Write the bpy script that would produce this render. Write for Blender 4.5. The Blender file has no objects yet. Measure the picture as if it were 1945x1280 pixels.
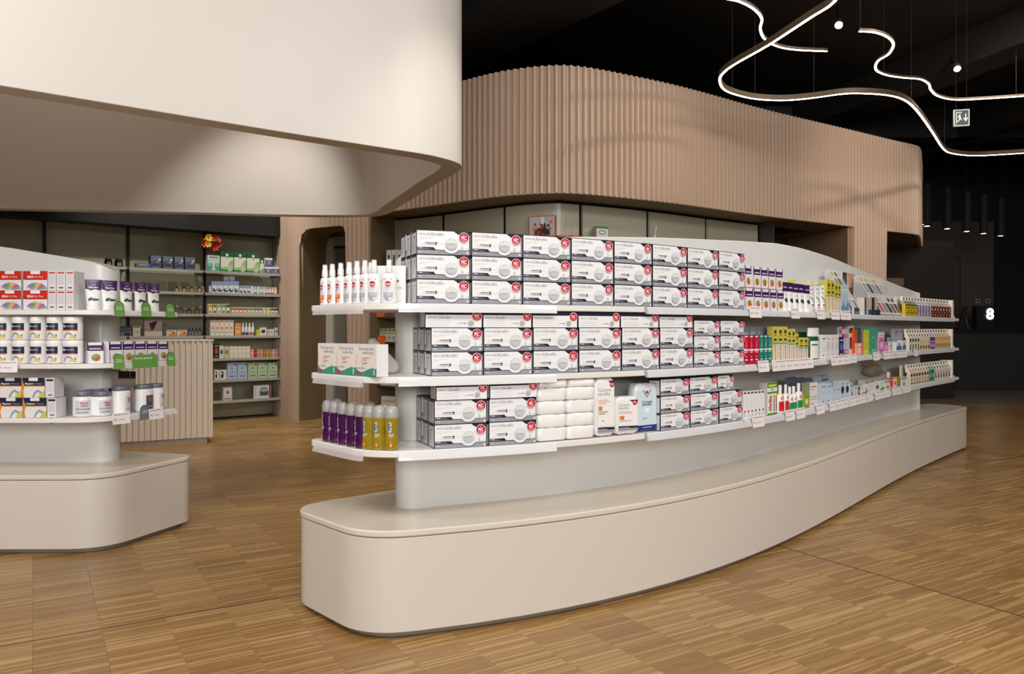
import bpy, math, random
import numpy as np
from mathutils import Vector, Matrix
random.seed(7)
SC = bpy.context.scene
COL = SC.collection
F, CX, HY, H = 1500.0, 972.5, 624.0, 1.2      # focal length in px, centre column, horizon row, eye height

# ---------------------------------------------------------------- camera, light, exposure
cam = bpy.data.cameras.new('camera'); co = bpy.data.objects.new('camera', cam); COL.objects.link(co)
co.location = (0, 0, H); co.rotation_euler = (math.pi/2, 0, 0)
cam.sensor_width = 36; cam.lens = F/1945*36; cam.shift_y = -16/1945.0; cam.clip_end = 100
SC.camera = co
W = bpy.data.worlds.new('world'); SC.world = W; W.use_nodes = True
W.node_tree.nodes['Background'].inputs[0].default_value = (1.0, .93, .86, 1)
W.node_tree.nodes['Background'].inputs[1].default_value = .10
SC.view_settings.view_transform = 'Standard'; SC.view_settings.look = 'None'
SC.view_settings.gamma = 1; SC.view_settings.use_curve_mapping = False
SC.view_settings.exposure = 0.0

def spot(x, y, z, tx, ty, tz, power, size=70, blend=.6, col=(1, .955, .90), rad=.08):  # unseen spot source without a fitting of its own
    l = bpy.data.lights.new('unseen_spot_light', 'SPOT'); l.energy = power; l.color = col
    l.spot_size = math.radians(size); l.spot_blend = blend; l.shadow_soft_size = rad
    o = bpy.data.objects.new('unseen_spot_light', l); COL.objects.link(o); o.location = (x, y, z)
    o.rotation_euler = (Vector((tx, ty, tz))-Vector((x, y, z))).to_track_quat('-Z', 'Y').to_euler()
    return o
def area(x, y, z, tx, ty, tz, power, sx, sy, col=(1, .93, .85)):  # unseen area source, used overhead and for the shop front
    l = bpy.data.lights.new('unseen_area_light', 'AREA'); l.energy = power; l.color = col
    l.shape = 'RECTANGLE'; l.size = sx; l.size_y = sy
    o = bpy.data.objects.new('unseen_area_light', l); COL.objects.link(o); o.location = (x, y, z)
    o.rotation_euler = (Vector((tx, ty, tz))-Vector((x, y, z))).to_track_quat('-Z', 'Y').to_euler()
    return o
# unseen lamps over displays and aisles, many added only to brighten a surface
area(1.0, -8.5, 3.4, .4, 4.5, 1.0, 720, 7.0, 2.6, (1, .985, .965))     # glazed shop front behind the camera
area(.3, -.2, 4.6, .2, 3.6, .6, 165, 2.6, 1.4, (1, .955, .90))
area(4.6, 1.8, 4.6, 2.8, 5.8, .3, 190, 2.0, 1.4, (1, .955, .90))
area(-4.0, 5.9, 4.7, -4.0, 5.9, 0, 30, 3.4, 2.4, (1, .82, .66))  # added soft light that brightens the inside of the hoop
spot(3.4, 3.0, 4.6, 2.8, 6.6, .6, 60, 60)
spot(2.7, 5.4, 4.7, 3.0, 9.6, 3.3, 560, 60, 1.0, (1, .88, .74))  # added to brighten the middle of the fluted wall
spot(5.6, 7.4, 4.7, 5.1, 11.2, 2.9, 260, 62, 1.0, (1, .88, .74))  # added lift for the right part of the fluted wall
spot(4.6, 6.4, 4.7, -.2, 8.6, 2.9, 200, 50, 1.0)  # added from the side so the flutes stand out
area(-3.2, 1.4, 4.6, -2.8, 4.4, .4, 110, 1.6, 1.2, (1, .955, .90))  # added to lift the whites of the left display
spot(.5, 4.6, 4.6, -1.0, 5.6, 0, 230, 44, 1.0)  # added to brighten the floor between the two displays
spot(-1.6, 8.4, 4.7, -1.9, 9.0, 0, 90, 70, 1.0)
spot(1.0, 7.0, 4.7, .8, 8.9, 1.9, 60, 60, 1.0)
spot(-3.2, 8.6, 4.6, -4.2, 10.6, 1.3, 330, 75, .7, (1, .95, .86))
spot(-6.4, 7.2, 4.6, -6.2, 9.3, 1.3, 150, 75, .7)
spot(-1.6, 6.6, 4.6, -3.1, 8.4, .5, 320, 50, .8)  # added to make the service counter brighter
spot(-2.2, 8.7, 4.6, -2.3, 10.6, 1.0, 120, 70, .8)
spot(7.5, 4.5, 4.6, 5.4, 7.0, 0, 160, 75, 1.0)
spot(9.0, 11.5, 4.6, 8.6, 15.0, .6, 50, 90, 1.0)

# ---------------------------------------------------------------- materials
def lin(c):
    return tuple(((v/255)/12.92 if v/255 <= .04045 else ((v/255+.055)/1.055)**2.4) for v in c)
_mats = {}
def mat(c, rough=.5, metal=0, emit=0, alpha=1, spec=.5, trans=0, coat=0):
    key = (tuple(c), rough, metal, emit, alpha, spec, trans, coat)
    if key in _mats: return _mats[key]
    m = bpy.data.materials.new('paint_%d_%d_%d' % tuple(int(v) for v in c)); m.use_nodes = True
    nt = m.node_tree; b = nt.nodes['Principled BSDF']; L = lin(c)+(1,)
    b.inputs['Base Color'].default_value = L; b.inputs['Roughness'].default_value = rough
    b.inputs['Metallic'].default_value = metal; b.inputs['Alpha'].default_value = alpha
    b.inputs['Specular IOR Level'].default_value = spec
    b.inputs['Transmission Weight'].default_value = trans; b.inputs['Coat Weight'].default_value = coat
    if emit:
        b.inputs['Emission Color'].default_value = L; b.inputs['Emission Strength'].default_value = emit
    if not emit and alpha == 1 and trans == 0:      # fine procedural relief and tone wear
        n = nt.nodes.new('ShaderNodeTexNoise'); n.inputs['Scale'].default_value = 6
        tc = nt.nodes.new('ShaderNodeTexCoord'); nt.links.new(tc.outputs['Object'], n.inputs['Vector'])
        mr = nt.nodes.new('ShaderNodeMapRange'); mr.inputs[3].default_value = rough*.9; mr.inputs[4].default_value = min(1, rough*1.1)
        nt.links.new(n.outputs['Fac'], mr.inputs[0]); nt.links.new(mr.outputs[0], b.inputs['Roughness'])
    _mats[key] = m
    return m

CREAM = mat((216, 209, 201), .38)
PLINTH = mat((211, 203, 193), .33)
PLTOP = mat((216, 206, 192), .25)
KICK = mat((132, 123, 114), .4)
PANEL = mat((226, 225, 222), .3)
SHELF = mat((232, 228, 224), .3)
BLACK = mat((14, 13, 13), .6)
DARK = mat((30, 26, 23), .6)
STEEL = mat((170, 168, 165), .3, metal=.9)
ACRYL = mat((240, 238, 238), .12, alpha=.38)
CLEAR = mat((240, 244, 244), .06, alpha=.22)
GLASS = mat((190, 205, 198), .05, alpha=.45)
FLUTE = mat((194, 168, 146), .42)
OLIVE = mat((118, 99, 72), .55)
LED = mat((255, 226, 190), .5, emit=22)

# ---------------------------------------------------------------- mesh building
class MB:
    def __init__(s): s.v = []; s.f = []; s.m = []; s.mats = []
    def mi(s, m):
        if m not in s.mats: s.mats.append(m)
        return s.mats.index(m)
    def face(s, pts, m):
        i = len(s.v); s.v += [tuple(p) for p in pts]; s.f.append(tuple(range(i, i+len(pts)))); s.m.append(s.mi(m))
    def box(s, x0, x1, y0, y1, z0, z1, m, sides=None):
        i = len(s.v); s.v += [(x0,y0,z0),(x1,y0,z0),(x1,y1,z0),(x0,y1,z0),(x0,y0,z1),(x1,y0,z1),(x1,y1,z1),(x0,y1,z1)]
        k = s.mi(m); ks = s.mi(sides) if sides else k
        for q, mm in (((0,1,5,4),k),((1,2,6,5),ks),((2,3,7,6),k),((3,0,4,7),ks),((4,5,6,7),ks),((0,3,2,1),ks)):
            s.f.append(tuple(i+a for a in q)); s.m.append(mm)
    def rings(s, rings, m, close=True, cap0=True, cap1=True, mcap=None):
        n = len(rings[0]); i = len(s.v); k = s.mi(m); kc = s.mi(mcap) if mcap else k
        for r in rings: s.v += [tuple(p) for p in r]
        for a in range(len(rings)-1):
            for j in range(n if close else n-1):
                q = i+a*n+j; r = i+a*n+(j+1) % n
                s.f.append((q, r, r+n, q+n)); s.m.append(k)
        if cap0: s.f.append(tuple(i+j for j in range(n))[::-1]); s.m.append(kc)
        if cap1: s.f.append(tuple(i+(len(rings)-1)*n+j for j in range(n))); s.m.append(kc)
    def lathe(s, prof, m, cx=0, cy=0, seg=20, sx=1, sy=1, cap0=True, cap1=True, pw=1):
        R = []
        for r, z in prof:
            ring = []
            for j in range(seg):
                a = 2*math.pi*j/seg; c, d = math.cos(a), math.sin(a)
                c = math.copysign(abs(c)**pw, c); d = math.copysign(abs(d)**pw, d)
                ring.append((cx+r*sx*c, cy+r*sy*d, z))
            R.append(ring)
        s.rings(R, m, cap0=cap0, cap1=cap1)
    def tube(s, pts, r, m, seg=6):
        pts = [Vector(p) for p in pts]; R = []
        for i, p in enumerate(pts):
            t = (pts[min(i+1, len(pts)-1)]-pts[max(i-1, 0)]).normalized()
            a = t.cross(Vector((0, 0, 1))); a = a.normalized() if a.length > 1e-3 else Vector((1, 0, 0)); b = t.cross(a)
            R.append([p+(a*math.cos(2*math.pi*j/seg)+b*math.sin(2*math.pi*j/seg))*r for j in range(seg)])
        s.rings(R, m)
    def mesh(s, name, smooth=False, angle=35):
        me = bpy.data.meshes.new(name); me.from_pydata(s.v, [], s.f)
        for m in s.mats: me.materials.append(m)
        me.polygons.foreach_set('material_index', s.m)
        if smooth:
            me.shade_smooth(); me.set_sharp_from_angle(angle=math.radians(angle))
        me.update(); return me

def obj(name, me, parent=None, kind=None, label=None):
    o = bpy.data.objects.new(name, me); COL.objects.link(o)
    if parent is not None: o.parent = parent
    if kind: o['kind'] = kind
    if label: o['label'] = label
    return o
def tag(o, label, cat, group=None):
    o['label'] = label; o['category'] = cat
    if group: o['group'] = group
    return o
def empty(name, loc=(0, 0, 0), rz=0):
    o = bpy.data.objects.new(name, None); COL.objects.link(o); o.location = loc; o.rotation_euler.z = rz
    o.empty_display_size = .05
    return o

# ---------------------------------------------------------------- 2-D outlines
def offset_poly(P, d, closed=True):
    """mitre offset to the left of travel"""
    P = [p for i, p in enumerate(P) if i == 0 or math.hypot(p[0]-P[i-1][0], p[1]-P[i-1][1]) > 1e-7]
    n = len(P); out = []
    for i in range(n):
        a = P[i-1] if (closed or i) else P[i]; b = P[i]; c = P[(i+1) % n] if (closed or i < n-1) else P[i]
        d1 = (b[0]-a[0], b[1]-a[1]); d2 = (c[0]-b[0], c[1]-b[1])
        if d1 == (0, 0): d1 = d2
        if d2 == (0, 0): d2 = d1
        l1 = math.hypot(*d1); l2 = math.hypot(*d2)
        n1 = (-d1[1]/l1, d1[0]/l1); n2 = (-d2[1]/l2, d2[0]/l2)
        m = (n1[0]+n2[0], n1[1]+n2[1]); q = m[0]*n1[0]+m[1]*n1[1]
        q = max(q, .35)
        out.append((b[0]+m[0]*d/q, b[1]+m[1]*d/q))
    return out
def fillet(P, corners):
    """round flagged corners {index: radius along the sides} of a closed outline"""
    n = len(P); P = [Vector(p) for p in P]; kill = set(); rep = {}
    for i, t in corners.items():
        ends = []
        for s in (-1, 1):
            rem = t; k = i; cur = P[i]
            while True:
                nx = P[(k+s) % n]; L = (nx-cur).length
                if L >= rem: ends.append(cur+(nx-cur)*(rem/L)); break
                rem -= L; k = (k+s) % n; cur = nx; kill.add(k)
        a, b = ends; c = P[i]
        rep[i] = [a*(1-u)**2+c*2*u*(1-u)+b*u*u for u in [j/10 for j in range(11)]]
    out = []
    for i in range(n):
        if i in rep: out += [tuple(p) for p in rep[i]]
        elif i not in kill: out.append(tuple(P[i]))
    return out
def slab(P, z0, z1, m, ch=.004):
    b = MB(); I = offset_poly(P, ch)
    b.rings([[(x, y, z0) for x, y in I], [(x, y, z0+ch) for x, y in P], [(x, y, z1-ch) for x, y in P], [(x, y, z1) for x, y in I]], m)
    return b
def catmull(P, n=8):
    P = [Vector(p) for p in P]; Q = [P[0]*2-P[1]]+P+[P[-1]*2-P[-2]]; out = []
    for i in range(1, len(Q)-2):
        a, b, c, d = Q[i-1:i+3]
        for j in range(n):
            t = j/n
            out.append(.5*((2*b)+(c-a)*t+(2*a-5*b+4*c-d)*t*t+(3*b-a-3*c+d)*t**3))
    out.append(P[-1]); return [tuple(p) for p in out]
def resample(P, step):
    P = [Vector(p) for p in P]; out = [P[0].copy()]; acc = 0
    for a, b in zip(P, P[1:]):
        L = (b-a).length; t = step-acc
        while t <= L:
            out.append(a+(b-a)*(t/L)); t += step
        acc = L-(t-step)
    return [tuple(p) for p in out]

# ---- gondola outlines (counter-clockwise; interior on the left)
_f = [(-.56, 2.99), (-.29, 3.095), (.059, 3.235), (.804, 3.68), (1.231, 4.06), (1.60, 4.46), (2.09, 5.03), (2.75, 5.84), (3.39, 6.59), (4.37, 7.67), (4.56, 7.89)]
_a = math.radians(43.7); _c, _s = math.cos(_a), math.sin(_a)
_u = [x*_c+y*_s for x, y in _f]; _v = [-x*_s+y*_c for x, y in _f]
_k = np.polyfit(_u, _v, 4)
def _pt(u):
    v = float(np.polyval(_k, u)); return (u*_c-v*_s, u*_s+v*_c)
FR = [_pt(_u[0]+(_u[-1]-_u[0])*i/36) for i in range(37)]
R_OUT = FR+[(4.37, 8.25), (-.98, 3.45)]
R_CORN = {0: .17, 36: .10, 37: .16, 38: .17}
L_OUT = [(-5.6, 4.30), (-5.0, 4.24), (-4.4, 4.205), (-3.6, 4.19), (-2.9, 4.185), (-2.17, 4.19), (-1.94, 4.88), (-5.6, 5.85)]
L_CORN = {5: .2, 6: .13}
class Gon:
    def __init__(s, P, C, lo, hi):
        s.P, s.C, s.lo, s.hi = P, C, lo, hi; s.cache = {}
    def out(s, d):
        k = round(d, 3)
        if k not in s.cache:
            sc = {i: max(.03, r-d*.3) for i, r in s.C.items()}
            if d >= .045 and 38 in sc: sc[38] = .05
            s.cache[k] = fillet(offset_poly(s.P, d), sc)
        return s.cache[k]
GR = Gon(R_OUT, R_CORN, 0, 0); GL = Gon(L_OUT, L_CORN, 0, 0); GR.inn, GL.inn = .063, .052
def hit(P, px, closed=True):
    """first point of the outline under image column px; plan view ray X = k*Y"""
    k = (px-CX)/F; best = None; n = len(P)
    for i in range(n if closed else n-1):
        a = P[i]; b = P[(i+1) % n]; fa = a[0]-k*a[1]; fb = b[0]-k*b[1]
        if (fa <= 0 < fb) or (fb <= 0 < fa):
            t = fa/(fa-fb); y = a[1]+(b[1]-a[1])*t
            if y > .3 and (best is None or y < best[1]): best = (k*y, y)
    return best

# ================================================================ STRUCTURE
def wood():
    m = bpy.data.materials.new('industrial_oak_parquet'); m.use_nodes = True; nt = m.node_tree; N = nt.nodes; L = nt.links.new
    b = N['Principled BSDF']
    g = N.new('ShaderNodeNewGeometry'); mp = N.new('ShaderNodeMapping'); mp.inputs['Rotation'].default_value = (0, 0, -GA)
    L(g.outputs['Position'], mp.inputs['Vector'])
    sp = N.new('ShaderNodeSeparateXYZ'); L(mp.outputs[0], sp.inputs[0])
    def mth(op, a, bb=None):
        n = N.new('ShaderNodeMath'); n.operation = op
        for i, v in enumerate((a, bb)):
            if v is None: continue
            if isinstance(v, (int, float)): n.inputs[i].default_value = v
            else: L(v, n.inputs[i])
        return n.outputs[0]
    col = mth('FLOOR', mth('DIVIDE', sp.outputs[0], BL))
    wn0 = N.new('ShaderNodeTexWhiteNoise'); wn0.noise_dimensions = '1D'; L(col, wn0.inputs['W'])
    strip = mth('FLOOR', mth('DIVIDE', sp.outputs[1], .0118))
    blk = mth('FLOOR', mth('DIVIDE', mth('ADD', sp.outputs[1], mth('MULTIPLY', col, BS)), BW))
    cb = N.new('ShaderNodeCombineXYZ'); L(col, cb.inputs[0]); L(strip, cb.inputs[1]); L(blk, cb.inputs[2])
    w1 = N.new('ShaderNodeTexWhiteNoise'); w1.noise_dimensions = '3D'; L(cb.outputs[0], w1.inputs['Vector'])
    cb2 = N.new('ShaderNodeCombineXYZ'); L(col, cb2.inputs[0]); L(blk, cb2.inputs[1])
    w2 = N.new('ShaderNodeTexWhiteNoise'); w2.noise_dimensions = '2D'; L(cb2.outputs[0], w2.inputs['Vector'])
    ns = N.new('ShaderNodeTexNoise'); ns.inputs['Scale'].default_value = 1; ns.inputs['Detail'].default_value = 5
    mp2 = N.new('ShaderNodeMapping'); mp2.inputs['Scale'].default_value = (9, 190, 1); L(mp.outputs[0], mp2.inputs[0]); L(mp2.outputs[0], ns.inputs['Vector'])
    big = N.new('ShaderNodeTexNoise'); big.inputs['Scale'].default_value = 1.1; L(mp.outputs[0], big.inputs['Vector'])
    f = mth('ADD', mth('MULTIPLY', mth('POWER', w1.outputs[0], 2.4), .36), mth('MULTIPLY', w2.outputs[0], .15))
    f = mth('ADD', f, mth('MULTIPLY', ns.outputs['Fac'], .50)); f = mth('ADD', f, mth('MULTIPLY', big.outputs['Fac'], .14))
    cr = N.new('ShaderNodeValToRGB'); e = cr.color_ramp.elements
    e[0].position = .12; e[0].color = lin((106, 75, 38))+(1,); e[1].position = 1.0; e[1].color = lin((212, 178, 119))+(1,)
    a = e.new(.45); a.color = lin((154, 116, 66))+(1,)
    L(f, cr.inputs[0]); L(cr.outputs[0], b.inputs['Base Color'])
    mr = N.new('ShaderNodeMapRange'); mr.inputs[3].default_value = .24; mr.inputs[4].default_value = .42
    L(ns.outputs['Fac'], mr.inputs[0]); L(mr.outputs[0], b.inputs['Roughness'])
    bp = N.new('ShaderNodeBump'); bp.inputs['Strength'].default_value = .08; bp.inputs['Distance'].default_value = .002
    L(w1.outputs[0], bp.inputs['Height']); L(bp.outputs[0], b.inputs['Normal'])
    return m
GA = math.atan2(.519, .855); BL, BW, BS = .235, .27, .083
WOOD = wood()
def gw(u, v): return (u*math.cos(GA)-v*math.sin(GA), u*math.sin(GA)+v*math.cos(GA))
def wg(x, y): return (x*math.cos(GA)+y*math.sin(GA), -x*math.sin(GA)+y*math.cos(GA))
b = MB(); b.box(-10, 14, -2, 12.62, -.06, -.012, mat((60, 40, 24), .7)); floor = obj('floor', b.mesh('floor'), kind='structure')
b = MB(); b.box(-10, 14, 12.62, 18, -.06, -.001, mat((120, 112, 104), .35)); obj('concrete_area', b.mesh('concrete_area'), floor)
def inside(P, x, y):
    c = False; n = len(P)
    for i in range(n):
        a, d = P[i], P[(i+1) % n]
        if (a[1] > y) != (d[1] > y) and x < (d[0]-a[0])*(y-a[1])/(d[1]-a[1])+a[0]: c = not c
    return c
bm_ = MB(); g_ = .0003; c_ = .0007
x1, y1 = BL-g_, BW-g_
bm_.rings([[(g_, g_, -.012), (x1, g_, -.012), (x1, y1, -.012), (g_, y1, -.012)], [(g_, g_, -c_*.5), (x1, g_, -c_*.5), (x1, y1, -c_*.5), (g_, y1, -c_*.5)],
           [(g_+c_, g_+c_, 0), (x1-c_, g_+c_, 0), (x1-c_, y1-c_, 0), (g_+c_, y1-c_, 0)]], WOOD, cap0=False)
BLK = bm_.mesh('parquet_block'); near = []; far = []
rin, lin_ = GR.out(.1), GL.out(.1)
for i in range(-45, 75):
    for j in range(-60, 70):
        u = i*BL; v = j*BW-i*BS % BW
        v = j*BW-(i*BS)
        cx_, cy_ = gw(u+BL/2, v+BW/2)
        if cy_ > 12.8 or cy_ < .6 or cx_ < -9.8 or cx_ > 13.5: continue
        px = CX+F*cx_/cy_; py = HY+F*H/cy_
        vis = -60 < px < 2005 and py < 1330
        hid = inside(rin, cx_, cy_) or inside(lin_, cx_, cy_)
        if vis and not hid: near.append((cy_, u, v))
        elif cy_ > 1.2: far.append((u, v))
near.sort()
for k, (cy_, u, v) in enumerate(near[:300]):
    o = obj('parquet_block', BLK, floor); x, y = gw(u, v); o.location = (x, y, 0); o.rotation_euler.z = GA
rest = MB(); k_ = rest.mi(WOOD)
for u, v in [(u, v) for _, u, v in near[300:]]+far:
    P = [gw(u+g_, v+g_), gw(u+x1, v+g_), gw(u+x1, v+y1), gw(u+g_, v+y1)]; Q = [gw(u+g_+c_, v+g_+c_), gw(u+x1-c_, v+g_+c_), gw(u+x1-c_, v+y1-c_), gw(u+g_+c_, v+y1-c_)]
    if max(p[1] for p in P) > 12.62: continue
    rest.rings([[(p[0], p[1], -.0012) for p in P], [(p[0], p[1], 0) for p in Q]], WOOD, cap0=False)
o = obj('parquet_blocks', rest.mesh('parquet_blocks'), floor); o['kind'] = 'stuff'
# edge strip to fill the sawtooth against the concrete
b = MB(); b.box(-10, 14, 12.3, 12.62, -.012, -.0013, WOOD); obj('parquet_border', b.mesh('parquet_border'), floor)
def joint(px, py, dirv, L0, L1, name='expansion_joint'):
    Y = F*H/(py-HY); X = (px-CX)/F*Y; d = Vector(dirv); n = Vector((-d.y, d.x))*.004; p = Vector((X, Y))
    a, c = p+d*L0, p+d*L1; b = MB()
    b.rings([[(a.x-n.x, a.y-n.y, z), (c.x-n.x, c.y-n.y, z), (c.x+n.x, c.y+n.y, z), (a.x+n.x, a.y+n.y, z)] for z in (-.004, .0008)], mat((92, 84, 80), .4, metal=.6))
    obj(name, b.mesh(name), floor)
joint(570, 1128, (.855, .519), -4.5, .6)
joint(1490, 1040, (.522, -.853), -.3, 4.5)
joint(1790, 890, (.855, .519), -.3, 5)

# ceiling, dark shell
CEIL = mat((12, 11, 10), .8)
b = MB(); b.box(-10, 14, -2, 18, 4.8, 4.9, CEIL); ceil_ = obj('ceiling', b.mesh('ceiling'), kind='structure')
def beam(a, c, w, z0, z1, m, name='ceiling_beam', parent=ceil_):
    a, c = Vector(a), Vector(c); d = (c-a).normalized(); n = Vector((-d.y, d.x))*w/2; b = MB()
    b.rings([[(*(a-n), z), (*(c-n), z), (*(c+n), z), (*(a+n), z)] for z in (z0, z1)], m)
    return obj(name, b.mesh(name), parent)
BEAM = mat((22, 20, 18), .8)
beam((-1.6, 10.3), (2.6, 4.9), .9, 4.35, 4.8, BEAM)
beam((4.0, 15.5), (7.4, 4.0), .5, 4.4, 4.8, mat((16, 14, 13), .8))
beam((7.0, 16), (8.4, 5.0), .35, 4.3, 4.8, mat((16, 14, 13), .8))
beam((1, 13), (12, 13), .4, 4.3, 4.8, mat((16, 14, 13), .8))
for nm, bx in (('wall_right', (13.9, 14, -2, 18)), ('wall_left', (-10, -9.9, -2, 18)), ('wall_back', (-10, 14, 17.9, 18))):
    b = MB(); b.box(*bx, 0, 4.8, mat((18, 16, 15), .7)); obj(nm, b.mesh(nm), kind='structure')
# grey-brown partition with a flush door, far right
b = MB(); Yp = 16.8; xl, xr = (1700-CX)/F*Yp, (1887-CX)/F*Yp
GB = mat((78, 66, 58), .7)
b.box(xl, xr, Yp, Yp+.12, 0, 1.2+203/F*Yp, GB); part_ = obj('wall_partition', b.mesh('wall_partition'), kind='structure')
b = MB(); dx0, dx1 = (1735-CX)/F*Yp, (1822-CX)/F*Yp; zt = 1.2+134/F*Yp
b.box(dx0, dx1, Yp-.012, Yp+.01, 0, zt, mat((70, 57, 50), .7)); d_ = obj('door_2', b.mesh('door_2'), kind='structure')
b = MB()
for q in ((dx0-.025, dx0, 0, zt), (dx0-.025, dx1+.025, zt, zt+.025), (dx1, dx1+.025, 0, zt)): b.box(q[0], q[1], Yp-.006, Yp+.005, q[2], q[3], mat((30, 24, 21)))
obj('door_gap', b.mesh('door_gap'), d_)
for px in (1856, 1875):
    b = MB(); X = (px-CX)/F*Yp; Z = 1.2+52/F*Yp; b.box(X-.05, X+.05, Yp-.03, Yp-.001, Z-.045, Z+.045, mat((150, 140, 130))); b.box(X-.025, X+.03, Yp-.033, Yp-.03, Z-.02, Z+.02, mat((30, 28, 27)))
    tag(obj('wall_control_panel', b.mesh('wall_control_panel')), 'small light wall control box on dark partition, %s of the pair' % ('left' if px < 1870 else 'right'), 'control panel', 'control boxes on the dark partition')

# ---------------------------------------------------------------- fluted bulkhead wall
FC = catmull([(-3.62, 11.75), (-3.27, 11.02), (-3.02, 10.6), (-2.72, 10.23), (-2.0, 9.78), (-1.36, 9.38), (-.565, 8.72), (-.1, 8.37), (.37, 8.19), (.72, 8.22), (1.31, 8.53), (1.97, 8.95), (3.14, 9.83), (4.52, 10.76), (5.4, 11.36), (5.95, 11.72), (6.16, 11.98), (6.5, 12.6), (6.98, 13.5), (7.5, 14.55)], 10)
FST = .0185
FCr = resample(FC, FST)
def s_at(px):
    best = None
    for i in range(len(FCr)-1):
        if FCr[i][0]-(px-CX)/F*FCr[i][1] <= 0 < FCr[i+1][0]-(px-CX)/F*FCr[i+1][1]: best = i; break
    return best
i573, i660, i703, i1620, i1681 = [s_at(p) for p in (573, 660, 703, 1620, 1681)]
def zlow(i):
    if i < i573 or i660 < i < i703: return 0
    if i573 <= i <= i660:
        a, c = (i-i573)*FST, (i660-i)*FST; z = 2.48
        if a < .22: z = 2.26+math.sqrt(max(0, .22**2-(.22-a)**2))
        if c < .10: z = 2.38+math.sqrt(max(0, .1**2-(.1-c)**2))
        return z
    if i1620 < i < i1681: return 0
    return 2.6
nrm = offset_poly(FCr, -1, False)
NR = [(nrm[i][0]-FCr[i][0], nrm[i][1]-FCr[i][1]) for i in range(len(FCr))]; NR = [(a/math.hypot(a, c), c/math.hypot(a, c)) for a, c in NR]
b = MB(); k = b.mi(FLUTE); prof = (.0, .004, .038, .034)
for i, (x, y) in enumerate(FCr):
    d = prof[i % 4]; nx, ny = NR[i]; X, Yy = x+nx*d, y+ny*d
    b.v += [(X, Yy, zlow(i)), (X, Yy, 3.92), (x-nx*.03, y-ny*.03, 3.92), (x-nx*.03, y-ny*.03, zlow(i))]
for i in range(len(FCr)-1):
    a = 4*i; q = 4*(i+1)
    for r in range(4): b.f.append((a+r, q+r, q+(r+1) % 4, a+(r+1) % 4)); b.m.append(k)
me = b.mesh('wall_fluted'); wall_f = obj('wall_fluted', me, kind='structure')
# soffit behind the canopy edge
def strip(P0, P1, z0, z1, m, name, parent=None, kind=None):
    b = MB(); R = [[(*p, z0), (*q, z0), (*q, z1), (*p, z1)] for p, q in zip(P0, P1)]; b.rings(R, m)
    return obj(name, b.mesh(name), parent, kind)
SEG = FCr[i703:i1620]; SEG = SEG[:-1:6]+[SEG[-1]]
BK = offset_poly(SEG, .62, False)
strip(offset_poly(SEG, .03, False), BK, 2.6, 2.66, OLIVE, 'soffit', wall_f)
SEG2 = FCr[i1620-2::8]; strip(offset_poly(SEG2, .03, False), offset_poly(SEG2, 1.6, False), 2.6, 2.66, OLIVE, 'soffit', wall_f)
b = MB(); r0 = FCr[i703]; r1 = (r0[0]-NR[i703][0]*.62, r0[1]-NR[i703][1]*.62)
def wallseg(a, c, z0, z1, t, m, name, parent=None, kind=None):
    beamo = beam(a, c, t, z0, z1, m, name, parent)
    if kind: beamo['kind'] = kind
    return beamo
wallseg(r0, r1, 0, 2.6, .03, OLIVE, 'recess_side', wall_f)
# recess panels
PB = offset_poly(FCr, .46, False)
def pb_at(px):
    for i in range(len(PB)-1):
        if PB[i][0]-(px-CX)/F*PB[i][1] <= 0 < PB[i+1][0]-(px-CX)/F*PB[i+1][1] and PB[i][0] > -2: return i
PANM = mat((176, 172, 152), .3)
cuts = [pb_at(p) for p in (720, 844, 960, 1106, 1233, 1344, 1444)]
BKP = offset_poly(FCr, .50, False)[cuts[0]:cuts[-1]+8:6]
wall_r = strip(BKP, offset_poly(BKP, .03, False), 0, 2.6, BLACK, 'wall_recess', None, 'structure')
for a, c in zip(cuts, cuts[1:]):
    P = PB[a+1:c-1]; P = P[:-1:5]+[P[-1]]; strip(P, offset_poly(P, .03, False), .02, 2.57, PANM, 'wall_panel', wall_r)
a, c = PB[cuts[-1]], FCr[s_at(1444)]
wallseg(PB[cuts[-1]], (PB[cuts[-1]][0]-.06+.3*NR[cuts[-1]][0], PB[cuts[-1]][1]+.3*NR[cuts[-1]][1]), 0, 2.6, .02, mat((60, 54, 46)), 'recess_side', wall_r)
# passage and olive return wall right of the recess
wallseg((4.64, 10.88), (4.30, 12.3), 0, 2.6, .04, mat((150, 124, 96), .5), 'passage_side', wall_f)
wallseg((2.9, 12.4), (4.4, 12.4), 0, 2.7, .04, mat((48, 42, 38)), 'passage_back', wall_f)
wallseg((5.36, 11.4), (4.9, 12.6), 0, 2.6, .03, mat((160, 128, 88)), 'passage_side', wall_f)
wallseg((4.9, 13.2), (7.6, 13.6), 0, 2.7, .04, mat((40, 35, 32)), 'passage_back', wall_f)
# dim interior glimpsed under the right end of the canopy
b = MB(); b.box(5.75, 6.35, 12.8, 12.9, 1.9, 2.02, mat((110, 92, 72))); b.box(5.75, 6.2, 12.8, 12.9, 1.15, 1.6, mat((58, 50, 44))); b.box(5.8, 5.95, 12.78, 12.9, 1.65, 1.85, mat((84, 76, 68)))
obj('passage_fittings', b.mesh('passage_fittings'), wall_f)
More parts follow.
